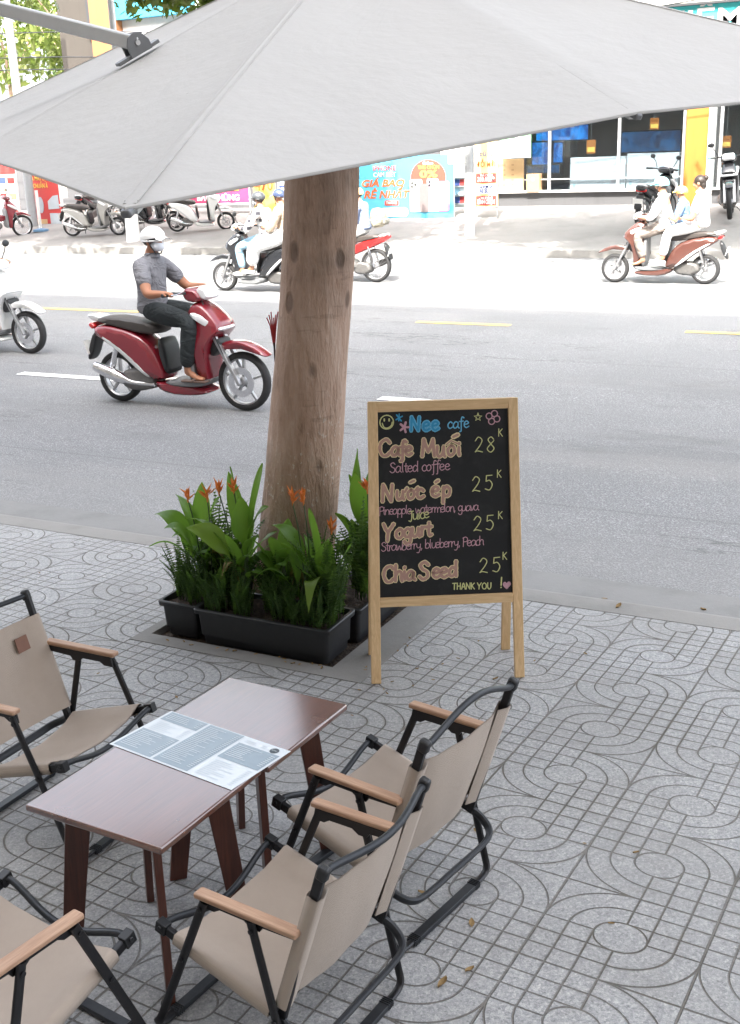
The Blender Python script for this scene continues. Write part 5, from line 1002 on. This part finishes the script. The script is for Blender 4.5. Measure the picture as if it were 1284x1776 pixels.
def text(parent, name, s, x, y, z, h, mat, width=None, shear=0.0, bold=0.0, align='CENTER'):
    cu = bpy.data.curves.new(name, 'FONT'); cu.body = s; cu.size = 1.0; cu.align_x = align; cu.align_y = 'CENTER'; cu.shear = shear; cu.offset = bold; cu.extrude = .004; cu.resolution_u = 3
    o = link(bpy.data.objects.new(name, cu)); dg = bpy.context.evaluated_depsgraph_get(); me = bpy.data.meshes.new_from_object(o.evaluated_get(dg)); bpy.data.objects.remove(o)
    v = np.array([q.co[:] for q in me.vertices]); me.materials.clear(); me.materials.append(mat)
    w0 = v[:, 0].max() - v[:, 0].min(); h0 = .72; sy = h / h0; sx = (width / w0) if width else sy
    if align == 'CENTER': v[:, 0] -= (v[:, 0].max() + v[:, 0].min()) / 2
    co = np.stack([x + v[:, 0] * sx, y - v[:, 2] * .8, z + v[:, 1] * sy], 1); me.vertices.foreach_set('co', co.ravel()); me.update()
    o2 = link(bpy.data.objects.new(name, me)); o2.parent = parent; return o2
def plate(parent, name, mat, x0, x1, z0, z1, y, th=.02, bevel=0, pts=None):
    m = MB(); m.box(((x0 + x1) / 2, y, (z0 + z1) / 2), (x1 - x0, th, z1 - z0)); return m.build(name, mat, parent, smooth=False, bevel=bevel)
def pr(p, q, Y): a, b = F(*p, Y), F(*q, Y); return min(a.x, b.x), max(a.x, b.x), min(a.z, b.z), max(a.z, b.z)
def rpoly(x0, x1, z0, z1, r, n=5):
    P = []
    for cx, cz, a0 in ((x1 - r, z1 - r, 0), (x0 + r, z1 - r, 90), (x0 + r, z0 + r, 180), (x1 - r, z0 + r, 270)):
        for k in range(n + 1): a = R(a0 + 90 * k / n); P.append((cx + math.cos(a) * r, cz + math.sin(a) * r))
    return P
def ppl(parent, name, mat, P, y, th=.012): m = MB(); m.poly(P, y - th / 2, y + th / 2, lambda a, b, t: (a, t, b)); return m.build(name, mat, parent, smooth=False)
# --- appliance shop with glass front
SH_ = thing('appliance_shop', 'glass-fronted shop with orange pillar and turquoise fascia on the right', 'shop', (0, 0, 0)); Ys = 27.0
bx0, bx1 = -9.72, 4.0; ZB = .46
m = MB(); m.box(((bx0 + bx1) / 2, Ys + .10, (ZB + .745) / 2 - .1), (bx1 - bx0, .30, .745 - ZB + .2)); m.build('base_wall', W_GREY, SH_, smooth=False)
m = MB(); m.box(((bx0 + bx1) / 2, Ys + .06, .765), (bx1 - bx0 + .02, .42, .045)); m.build('ledge', W_WHITE, SH_, smooth=False, bevel=.005)
plate(SH_, 'glass', M_GLASS, bx0 + .75, -5.10, .79, 3.6, Ys + .02, .012); plate(SH_, 'glass', M_GLASS, -4.58, bx1, .79, 3.6, Ys + .02, .012)
for px in (954, 1074, 1186, 1250): X_ = F(px, 260, Ys).x; plate(SH_, 'mullion', C_ALU, X_ - .032, X_ + .032, .79, 3.6, Ys - .01, .07)
plate(SH_, 'window_rail', C_ALU, bx0 + .75, -5.1, 1.03, 1.06, Ys - .006, .05)
m = MB(); m.box((-4.845, 26.85, 2.5), (.49, .6, 4.2)); m.build('pillar', W_ORNG, SH_, smooth=False, bevel=.01); m = MB(); m.box((-4.56, 26.80, 2.5), (.075, .62, 4.2)); m.build('pillar_edge', W_WHITE, SH_, smooth=False)
m = MB(); m.box(((bx0 + bx1) / 2, 26.6, 4.05), (bx1 - bx0, .35, 1.02)); fs = m.build('fascia', C_TEAL, SH_, smooth=False)
m = MB(); m.box(((bx0 + bx1) / 2, 26.55, 4.585), (bx1 - bx0, .5, .05)); m.build('fascia_cap', W_DARK, SH_, smooth=False)
a = F(1222, 27, 26.4)
for wd, ox, ww in (('TI\u1ebeT', -1.75, 1.35), ('KI\u1ec6M', -.03, 1.62), ('24', 1.30, .62)): text(fs, 'shop_lettering', wd, a.x + ox, 26.415, 4.24, .42, C_WPR, ww, 0, .02)
m = MB(); m.box(((bx0 + bx1) / 2, 27.6, 6.0), (bx1 - bx0, 1.0, 2.8)); m.build('upper_wall', W_CREAM, SH_, smooth=False)
for y_, nm, zz, d in ((30, 'interior_floor', .70, (bx1 - bx0, 6, .1)), (30, 'interior_ceiling', 3.72, (bx1 - bx0, 6, .1))): m = MB(); m.box(((bx0 + bx1) / 2, y_, zz), d); m.build(nm, W_INT, SH_, smooth=False)
plate(SH_, 'interior_wall', W_INT, bx0, bx1, .6, 3.8, 32.5, .2); 
for X_ in (bx0 + .05, bx1): m = MB(); m.box((X_, 29.8, 2.1), (.15, 5.2, 3.4)); m.build('side_wall', W_INT, SH_, smooth=False)
# goods seen through the glass
def good(name, label, cat, p, q, Y, mat, dep=.06, group=None):
    x0, x1, z0, z1 = pr(p, q, Y); t = thing(name, label, cat, ((x0 + x1) / 2, Y, z0), group=group)
    m = MB(); m.box((0, 0, (z1 - z0) / 2), (x1 - x0, dep, z1 - z0)); m.build('casing', W_DARK if mat in (M_SCR, M_SCR2) else mat, t, smooth=False, bevel=.006)
    if mat in (M_SCR, M_SCR2): m = MB(); m.box((0, -dep / 2 - .004, (z1 - z0) / 2), (x1 - x0 - .05, .006, z1 - z0 - .05)); m.build('screen', mat, t, smooth=False)
    return t, x0, x1, z0, z1
for lab, p, q, Y, mt in (('large television showing blue behind the shop glass at left', (923, 246), (952, 290), 28.4, M_SCR), ('television with a blue picture left of the tall mullion', (960, 246), (978, 283), 28.2, M_SCR), ('wide blue television hung high behind the shop glass', (930, 218), (1022, 243), 29.4, M_SCR), ('widest dark blue television above the white cartons', (1078, 228), (1182, 263), 28.6, M_SCR2), ('low television beside the tan board', (914, 286), (972, 301), 28.0, M_SCR2)):
    good('television', lab, 'television', p, q, Y, mt, .07, 'televisions on show in the shop')
for lab, p, q in (('wider white carton standing in the shop window', (987, 274), (1081, 331)), ('white carton in the window behind the parked black motorbike', (1086, 267), (1174, 327))):
    x0, x1, z0, z1 = pr(p, q, 26.93); t = thing('white_carton', lab, 'carton', ((x0 + x1) / 2, 27.27, z0), group='white cartons in the shop window')
    m = MB(); m.box((0, 0, (z1 - z0) / 2), (x1 - x0, .42, z1 - z0)); m.build('carton', simple('white_carton_card', (0.76, 0.77, 0.78), .6, 0, .04, 3), t, smooth=False, bevel=.008); m = MB(); m.box((-(x1 - x0) * .42, -.213, .13), (.06, .004, .10)); m.build('printed_mark', C_LBPR, t, smooth=False)
for lab, p, q, Y in (('orange price card hanging above the wider white carton', (1018, 243), (1033, 266), 27.2), ('orange price card hanging high above the dark blue television', (1128, 205), (1143, 224), 27.2), ('orange and white poster right of the orange pillar', (1252, 236), (1268, 256), 27.2)):
    x0, x1, z0, z1 = pr(p, q, Y); t = thing('price_card', lab, 'price card', ((x0 + x1) / 2, Y, z0), group='price cards in the shop window'); m = MB(); m.box((0, 0, (z1 - z0) / 2), (x1 - x0, .01, z1 - z0)); m.build('card', W_ORNG, t, smooth=False); m = MB(); m.box((0, -.008, (z1 - z0) * .3), ((x1 - x0) * .8, .006, (z1 - z0) * .35)); m.build('price_panel', C_YPR, t, smooth=False); m = MB(); m.tube([(0, 0, z1 - z0), (0, 0, 3.6 - z0)], .004, 5); m.build('string', C_ALU, t)
x0, x1, z0, z1 = pr((863, 276), (908, 331), 26.95); t = thing('display_board', 'tan perforated display board at the left end of the shop window', 'board', ((x0 + x1) / 2, 26.97, z0)); m = MB(); m.box((0, 0, (z1 - z0) / 2), (x1 - x0, .04, z1 - z0)); m.build('panel', C_TAN, t, smooth=False); 
for k in range(10): m = MB(); m.box(((k % 2 - .5) * .22 - .05, -.024, .15 + (k // 2) * .115), (.06, .006, .035)); m.build('slot', C_CARD, t, smooth=False)
x0, x1, z0, z1 = pr((915, 302), (937, 333), 26.9); t = thing('cardboard_box', 'upright brown cardboard box on the shop window ledge', 'box', ((x0 + x1) / 2, 26.92, z0)); m = MB(); m.box((0, 0, (z1 - z0) / 2), (x1 - x0, .2, z1 - z0)); m.build('carton', C_CARD, t, smooth=False, bevel=.006); m = MB(); m.lathe([(.001, -.004), (.05, -.004), (.05, .004), (.001, .004)], (0, -.103, .3), 'Y', 16); m.build('printed_ring', C_TAN, t)
x0, x1, z0, z1 = pr((870, 229), (921, 273), 26.6); t = thing('hanging_sign', 'green and pale blue hanging sign at the shop corner', 'sign', (0, 0, 0)); plate(t, 'panel', C_GREEN, x0, x1, z0, z1, 26.6, .03); plate(t, 'lower_panel', C_LBPR, x0, x1, z0, z0 + (z1 - z0) * .36, 26.582, .006)
for k, w in enumerate((.32, .62, .52)): plate(t, 'white_line', C_WPR, (x0 + x1) / 2 - w * .4, (x0 + x1) / 2 + w * .4, z1 - .14 - k * .085, z1 - .10 - k * .085, 26.58, .006)
m = MB(); m.tube([((x0 + x1) / 2, 26.6, z1), ((x0 + x1) / 2, 26.6, 3.6)], .02, 8); m.build('hanger', C_MET, t)
# --- lamp pole with its white box and painted foot
b = F(815, 418, 23.1); t = thing('utility_pole', 'grey metal pole with white-painted lower half and a white box', 'pole', (b.x, 23.1, zg(23.1)))
m = MB(); m.lathe([(.112, 0), (.108, 1.3)], (0, 0, -.02), 'Z', 18); m.build('painted_foot', W_WHITE, t, angle=60); m = MB(); m.lathe([(.100, 1.27), (.085, 7.5)], (0, 0, 0), 'Z', 18); m.build('shaft', C_MET, t, angle=60)
m = MB(); m.box((-.24, -.06, 1.72), (.36, .22, .52)); bxo = m.build('junction_box', W_WHITE, t, smooth=False, bevel=.012); m = MB(); m.box((-.06, -.04, 1.72), (.10, .05, .40)); m.build('clamp', C_MET, bxo, smooth=False)
# --- blue banner with phones
t = thing('blue_banner', 'sky blue phone banner with a red circle, between trunk and pole', 'banner', (0, 0, 0)); Yb = 25.3
x0, x1, z0, z1 = -12.62, -10.14, .215, 1.70
plate(t, 'sheet', C_BLUE, x0, x1, z0, z1, Yb, .012)
for X_ in (x0, x1): m = MB(); m.tube([(X_, Yb + .02, zg(Yb)), (X_, Yb + .02, z1)], .018, 8); m.build('post', C_MET, t)
def bp2(px, py): return x0 + (px - 622) / 166 * (x1 - x0), z1 - (py - 270) / 112.5 * (z1 - z0)
def bt(s, px, py, hpx, mat, wpx, shear=0, bold=0, dy=.012): a, b_ = bp2(px, py); text(t, 'banner_lettering', s, a, Yb - dy, b_, hpx * .0133, mat, wpx * .01494, shear, bold)
bt('IPHONE', 669, 291, 8.5, C_CIRC, 40, 0, .01); bt('CAM K\u1ebeT', 669, 302, 8, C_WPR, 40, 0, .015); bt('GI\u00c1 BAO', 666, 317, 12, C_ORPR, 76, .25, .03); bt('R\u1eba NH\u1ea4T', 672, 337, 13, C_ORPR, 82, .25, .03)
a, b_ = bp2(668, 356); c_, d_ = bp2(693, 347); ppl(t, 'red_tag', C_CIRC, rpoly(a, c_, b_, d_, .03), Yb - .010); bt('TH\u00c1NG', 680, 351.5, 5, C_WPR, 19, 0, .01, .022)
a, b_ = bp2(660, 376); c_, d_ = bp2(709, 360); ppl(t, 'white_cloud', C_WPR, rpoly(a, c_, b_, d_, .09), Yb - .010)
cx, cz = bp2(745, 309); ppl(t, 'red_circle', C_CIRC, [(cx + .45 * math.cos(R(k * 10)), cz + .41 * math.sin(R(k * 10))) for k in range(36)], Yb - .010)
bt('Gi\u1ea3m', 745, 284, 5, C_WPR, 18, 0, .01, .022); bt('TH\u1eba CH\u1eccN', 746, 291, 6, C_YPR, 36, 0, .015, .022); bt('0%', 746, 303, 12, C_YPR, 30, 0, .03, .022)
for k, (pa, pb, mt, zt, zb) in enumerate(((713, 735, simple('silver_phone', (0.55, 0.56, 0.54), .4), 311, 368), (730, 746, simple('grey_phone', (0.20, 0.17, 0.17), .4), 319, 368), (743, 763, simple('lilac_phone', (0.62, 0.42, 0.56), .4), 310, 368), (761, 781, simple('pink_phone', (0.60, 0.22, 0.42), .4), 315, 367))):
    a, b_ = bp2(pa, zb); c_, d_ = bp2(pb, zt); ph = ppl(t, 'printed_phone', mt, rpoly(a, c_, b_, d_, .05), Yb - .018 - .006 * (k % 2), .008)
    if k in (0, 2):
        for q in range(3 if k == 0 else 2): ppl(ph, 'printed_lens', W_DARK, [(a + .07 + .08 * (q % 2 if k == 0 else 0) + .028 * math.cos(R(j * 40)), d_ - .08 - .075 * (q if k == 2 else q * .55) + .028 * math.sin(R(j * 40))) for j in range(9)], Yb - .032, .006)
    if k == 3:
        for q in (.28, .70): ppl(ph, 'printed_swirl', simple('pale_pink_print', (0.72, 0.45, 0.60), .4), [((a + c_) / 2 + .10 * math.cos(R(j * 30)), b_ + (d_ - b_) * q + .13 * math.sin(R(j * 30))) for j in range(12)], Yb - .034, .004)
# --- yellow price column, poster stand, small banners
x0, x1, z0, z1 = pr((824, 246), (864, 358), 25.2); t = thing('price_column', 'pale yellow price board with red and blue panels behind the pole', 'price board', (0, 0, 0)); plate(t, 'panel', simple('pale_yellow_board', (0.74, 0.58, 0.26), .6, 0, .05, 3), x0, x1, z0, z1, 25.2, .03); xm = (x0 + x1) / 2
for k, (zz, mt, mt2, s1, s2) in enumerate(((.62, C_RED, C_WPR, 'TR\u1ea2 CH\u1eacM', '300.000\u0110'), (.37, C_WPR, C_NAVYP, '0\u0110', 'L\u00c3I SU\u1ea4T'), (.12, C_RED, C_WPR, 'XEM', 'B\u00ccNH CH\u1eccN'))):
    plate(t, 'price_panel', mt, x0 + .03, x1 - .04, z0 + zz - .09, z0 + zz + .12, 25.18, .01); text(t, 'panel_lettering', s1, xm, 25.17, z0 + zz + .07, .055, mt2, .30, 0, .01); text(t, 'panel_lettering', s2, xm, 25.17, z0 + zz - .02, .10, mt2, .42, 0, .02)
text(t, 'panel_lettering', '\u0110\u1ed4I M\u1edaI', xm, 25.178, z0 + .93, .12, C_ORPR, .44, 0, .02); text(t, 'panel_lettering', 'c\u0169 t\u00ed', xm, 25.178, z0 + 1.17, .11, C_NAVYP, .34, 0, .01)
for X_ in (x0 + .03, x1 - .03): m = MB(); m.tube([(X_, 25.23, zg(25.2)), (X_, 25.23, z1)], .015, 6); m.build('leg', C_MET, t)
x0, x1, z0, z1 = pr((787, 292), (810, 360), 25.9); t = thing('leaflet_rack', 'leaflet rack with white, red and blue strips between banner and pole', 'rack', (0, 0, 0)); plate(t, 'back', W_WHITE, x0, x1, z0, z1, 25.9, .03)
for k in range(4): zz = z0 + .1 + k * (z1 - z0 - .1) / 4; plate(t, 'shelf', C_MET, x0, x1, zz - .02, zz, 25.83, .14); plate(t, 'leaflet', (C_NAVYP, C_LBPR, C_NAVYP, C_WPR)[k], x0 + .02, (x0 + x1) / 2, zz + .01, zz + .15, 25.86, .02); plate(t, 'leaflet', (C_RED, C_WPR, C_RED, C_LBPR)[k], (x0 + x1) / 2 + .01, x1 - .01, zz + .01, zz + .15, 25.86, .02)
x0, x1, z0, z1 = pr((250, 318), (433, 350), 26.1); z0 -= .02; t = thing('pink_banner', 'pink banner with yellow and white letters beside the yellow banner', 'banner', (0, 0, 0)); plate(t, 'sheet', C_PINK, x0, x1, z0, z1 + .05, 26.1, .012)
a = F(391, 326, 26.1); text(t, 'banner_lettering', 'GI\u00c1 S\u00c2U R\u1eba', a.x - .45, 26.085, a.z + .02, .20, C_YPR, 1.75, 0, .03); a = F(391, 344, 26.1); text(t, 'banner_lettering', 'B\u1ea2O KH\u00d9NG', a.x - .22, 26.085, a.z + .01, .15, C_WPR, 1.35, 0, .03)
for X_ in (x0, x1): m = MB(); m.tube([(X_, 26.12, zg(26.1)), (X_, 26.12, z1 + .1)], .022, 8); m.build('post', W_WHITE, t)
plate(t, 'hem', W_WHITE, x0, x1, z0 - .05, z0 - .002, 26.1, .02)
x0, x1, z0, z1 = pr((438, 304), (480, 368), 25.7); t = thing('yellow_banner', 'yellow banner reading 470 beside the trunk', 'banner', (0, 0, 0)); plate(t, 'sheet', C_YELL, x0, x1, z0, z1 + .05, 25.7, .012); a = F(458, 321, 25.7); text(t, 'banner_lettering', '470', a.x, 25.685, a.z, .30, C_ORPR, .54, 0, .01)
for X_ in (x0, x1): m = MB(); m.tube([(X_, 25.72, zg(25.7)), (X_, 25.72, z1 + .1)], .016, 8); m.build('post', C_MET, t)
x0, x1, z0, z1 = pr((482, 308), (520, 350), 26.3); t = thing('price_list', 'white and blue striped price list half hidden by the trunk', 'price list', (0, 0, 0)); plate(t, 'panel', W_WHITE, x0, x1, zg(26.3), z1, 26.3, .03)
for k in range(5): plate(t, 'blue_strip', C_NAVYP if k % 2 else C_LBPR, x0 + .03, x1 - .03, z1 - .12 - k * .13, z1 - .06 - k * .13, 26.28, .01)
# red poster board
x0, x1, z0, z1 = pr((40, 296), (111, 394), 24.8); t = thing('red_poster_board', 'red standing poster board with yellow letters and grey pictures', 'poster board', (0, 0, 0)); plate(t, 'panel', C_RED, x0, x1, z0, z1 + .1, 24.8, .04); plate(t, 'frame_strip', W_WHITE, x1 + .001, x1 + .06, z0 - .02, z1 + .12, 24.79, .06)
w_ = x1 - x0; text(t, 'board_lettering', 'MUA M\u00c1Y L\u1ea0NH', x0 + w_ * .45, 24.775, z1 - .22, .12, C_YPR, w_ * .70, 0, .01); text(t, 'board_lettering', 'CHU\u1ea8N \u00c1', x0 + w_ * .48, 24.775, z1 - .42, .12, C_YPR, w_ * .42, 0, .01)
G1 = simple('grey_picture', (0.42, 0.46, 0.50), .6, 0, .15, 5)
for cxx in (.19, .42): ppl(t, 'grey_oval', G1, [(x0 + w_ * cxx + .105 * math.cos(R(k * 20)), z0 + .60 + .22 * math.sin(R(k * 20))) for k in range(18)], 24.774)
ppl(t, 'picture', G1, [(x0 + w_ * .64, z0 + .48), (x0 + w_ * .95, z0 + .50), (x0 + w_ * .95, z0 + .86), (x0 + w_ * .80, z0 + .84), (x0 + w_ * .64, z0 + .70)], 24.774); plate(t, 'picture', G1, x0 + w_ * .66, x0 + w_ * .98, z0 + .04, z0 + .38, 24.776, .01); plate(t, 'footer', C_TAN, x0 + w_ * .06, x0 + w_ * .56, z0 + .05, z0 + .22, 24.776, .01)
x0, x1, z0, z1 = pr((-60, 290), (39, 392), 25.0); t = thing('leaflet_wall', 'poster wall of small product pictures at the left edge', 'poster wall', (0, 0, 0)); plate(t, 'panel', W_WHITE, x0, x1, zg(25.0), z1, 25.0, .04); plate(t, 'red_header', C_RED, x0, x1, z1 - .22, z1 + .1, 24.975, .012); rg = random.Random(4)
for k in range(5):
    for j in range(5): xx = x1 - .05 - j * .33; zz = z1 - .30 - k * .22; plate(t, 'small_poster', rg.choice([C_LBPR, C_RED, G1, C_NAVYP, C_GREEN, C_TAN]), xx - .27, xx - rg.uniform(0, .06), zz - .17, zz - rg.uniform(0, .03), 24.974, .01)
b = F(72, 407, 23.6); t = thing('sign_post', 'white post on a round blue foot in front of the red poster board', 'post', (b.x, 23.6, zg(23.6))); m = MB(); m.lathe([(.21, 0), (.20, .05), (.06, .08)], (0, 0, 0), 'Z', 20); m.build('foot', simple('blue_foot', (0.10, 0.20, 0.32), .5), t); m = MB(); m.tube([(0, 0, .05), (0, 0, 1.05)], .042, 12); m.build('post', W_WHITE, t)
# --- left-hand building
t = thing('orange_building', 'pale building with orange frame and grey panel behind the left part of the umbrella', 'building', (0, 0, 0)); Yl = 27.5
xa = F(118, 60, Yl).x; xb = F(176, 60, Yl).x; xc = F(214, 60, Yl).x
m = MB(); m.box(((-40 - 9.9) / 2, Yl + .3, 1.6), (30.1, .5, 3.0)); m.build('ground_floor_wall', W_CREAM, t, smooth=False); m = MB(); m.box(((-40 - 9.9) / 2, Yl - .02, .62), (30.1, .12, .36)); m.build('base_wall', W_GREY, t, smooth=False)
m = MB(); m.box(((xa + xb) / 2, Yl + .1, 5.9), (xb - xa, .9, 3.6)); m.build('grey_panel', W_PANEL, t, smooth=False); m = MB(); m.box(((xb + xc) / 2, Yl + .05, 4.8), (xc - xb, 1.0, 6.0)); m.build('orange_frame', W_ORNL, t, smooth=False); m = MB(); m.box((xb - .05, Yl - .40, 6.2), (.13, .06, 2.2)); m.build('black_strip', W_DARK, t, smooth=False)
m = MB(); m.box(((xa + xc) / 2, Yl + .05, 3.75), (xc - xa, 1.1, .65)); m.build('orange_band', W_ORNL, t, smooth=False)
m = MB(); m.box(((xc - 9.9) / 2, Yl + .3, 5.0), (-9.9 - xc, .6, 4.2)); m.build('upper_wall', W_WHITE, t, smooth=False); zz = F(260, 29, Yl - .2).z; m = MB(); xf = F(332, 10, Yl - .2).x; m.box(((xc + xf) / 2, Yl - .15, zz + .6), (xf - xc, .25, 1.2)); m.build('blue_fascia', simple('blue_fascia', (0.05, 0.36, 0.55), .5, 0, .06, 2), t, smooth=False)
for k in range(4): plate(t, 'shutter', W_GREY, -28 + k * 4.4, -24.6 + k * 4.4, .8, 2.9, Yl + .03, .06)
t = thing('lamp_post', 'thin grey lamp post with whitewashed foot below the umbrella corner', 'lamp post', (-17.26, 22.3, zg(22.3))); m = MB(); m.lathe([(.085, .9), (.062, 8.5)], (0, 0, 0), 'Z', 14); m.build('shaft', C_MET, t, angle=60); m = MB(); m.lathe([(.165, -.03), (.155, .9), (.09, 1.0)], (0, 0, 0), 'Z', 16); m.build('painted_foot', W_WHITE, t, angle=60)
b = F(24, 110, 24.4); t = thing('street_pole', 'grey pole among the foliage at the upper left edge', 'pole', (b.x, 24.4, zg(24.4))); m = MB(); m.lathe([(.13, 0), (.095, 8.5)], (0, 0, 0), 'Z', 14); m.build('shaft', C_MET, t, angle=60)
m = MB(); m.box((.1, 0, 3.9), (.5, .03, .05)); m.build('bracket', C_MET, t)
for z_ in (4.3, 4.6, 5.2): t2 = tag(MB().tube(crv([(b.x - 14, 24.6, z_ + .5), (b.x, 24.5, z_ - .1), (b.x + 9, 24.8, z_ - .4), (b.x + 26, 24.9, z_ + .9)], 8), .014, 5).build('overhead_cable', M_BLKP), 'thin black overhead cable crossing behind the umbrella', 'cable', 'overhead cables')
# --- street trees on the far side
def far_tree(label, x, y, cc, rad, n, per, size, seed, mat, painted=True, h=4.6, r=.15, cr=.75):
    t = thing('street_tree', label, 'tree', (x, y, zg(y))); P = [(0, 0, -.1), (.03, .02, 1.2), (0.05, -.05, 2.6), (.0, -.1, h)]; m = MB(); m.tube(crv(P, 5), [r * (1.12 - .03 * i) for i in range(16)], 14); m.build('trunk', M_BARK, t, angle=180)
    if painted: m = MB(); m.tube(crv([(0, 0, -.08), (.015, .01, .6), (.03, .02, 1.2)], 4), r * 1.15, 14); m.build('whitewash', W_WHITE, t, angle=60)
    for k in range(4): a = k * 1.6 + .4; e = Vector((math.cos(a) * rad[0] * .6 + cc[0] - x, math.sin(a) * rad[1] * .6 + cc[1] - y, cc[2] - zg(y) + .2)); m = MB(); b0 = Vector((0, -.1, h - .4)); m.tube(crv([b0, b0.lerp(e, .45) + Vector((0, 0, .4)), e], 4), [r * (.34 - .03 * i) for i in range(9)], 8); m.build('limb', M_BARK, t)
    o = crown('crown', t, (cc[0] - x, cc[1] - y, cc[2] - zg(y)), rad, n, per, size, seed, mat, cr and .8, cr); return t
far_tree('street tree past the left edge of the photo, its crown over the road', -23.4, 21.9, (-18.6, 18.9, 7.1), (4.6, 2.3, 1.4), 150, 70, .20, 1, M_CROWNY)
far_tree('street tree standing behind the leaning trunk', -12.75, 22.4, (-12.9, 18.9, 6.35), (4.2, 2.3, 1.3), 150, 70, .20, 2, M_CROWN)
far_tree('street tree past the right edge of the photo, foliage above the fascia', -1.9, 22.4, (-3.6, 18.9, 6.8), (4.4, 2.3, 1.5), 150, 70, .20, 3, M_CROWN)
far_tree('yellow-green tree behind the grey pole at the upper left', -25.5, 31.0, (-26.3, 30.5, 6.6), (2.4, 2.2, 2.2), 46, 44, .15, 4, M_CROWNY, False, 4.4, .16, .6)
far_tree('dark green tree below the yellow-green one at the upper left', -26.0, 33.5, (-26.4, 33.0, 4.9), (1.5, 1.3, .9), 26, 50, .15, 5, M_CROWN, False, 4.2, .12, .5)
far_tree('tall tree far behind the poster wall at the left edge', -33.0, 36.0, (-33.0, 36.0, 7.2), (3.2, 3.0, 2.6), 50, 40, .20, 6, M_CROWNY, False, 4.6, .2, .8)
b = F(335, -12, 20.5)
far_tree('yellow-green tree whose foliage shows above the umbrella ridge', -13.2, 23.0, (b.x, 20.5, b.z + .1), (1.7, 1.2, .55), 34, 50, .12, 8, M_CROWNY, False, 4.4, .11, .35)
# --- the cafe building behind the camera, whose shadow covers the near lane
t = thing('cafe_building', 'tall plain building standing behind the camera', 'building', (0, 0, 0)); m = MB(); m.box((-8, -4.6, 10.4), (75, 6, 21.2)); m.build('wall', W_CREAM, t, smooth=False)
for fl in range(5):
    for k in range(14): plate(t, 'window', M_BLKP, -43 + k * 5.2, -40.6 + k * 5.2, 4.2 + fl * 3.4, 6.0 + fl * 3.4, -1.59, .06)
t = thing('shade_awning', 'unseen plain overhang added behind the camera to shade the near paving', 'shade_awning', (0, 0, 0)); m = MB(); m.box((-6, -.55, 3.25), (30, 2.0, .12)); m.build('canopy_slab', W_CREAM, t, smooth=False)  # out-of-view overhang, added only to darken the paving nearest the camera
for k in range(6): m = MB(); m.bar((-18 + k * 5, -1.55, 3.9), (-18 + k * 5, .3, 3.3), .05, .05); m.build('stay', C_MET, t)
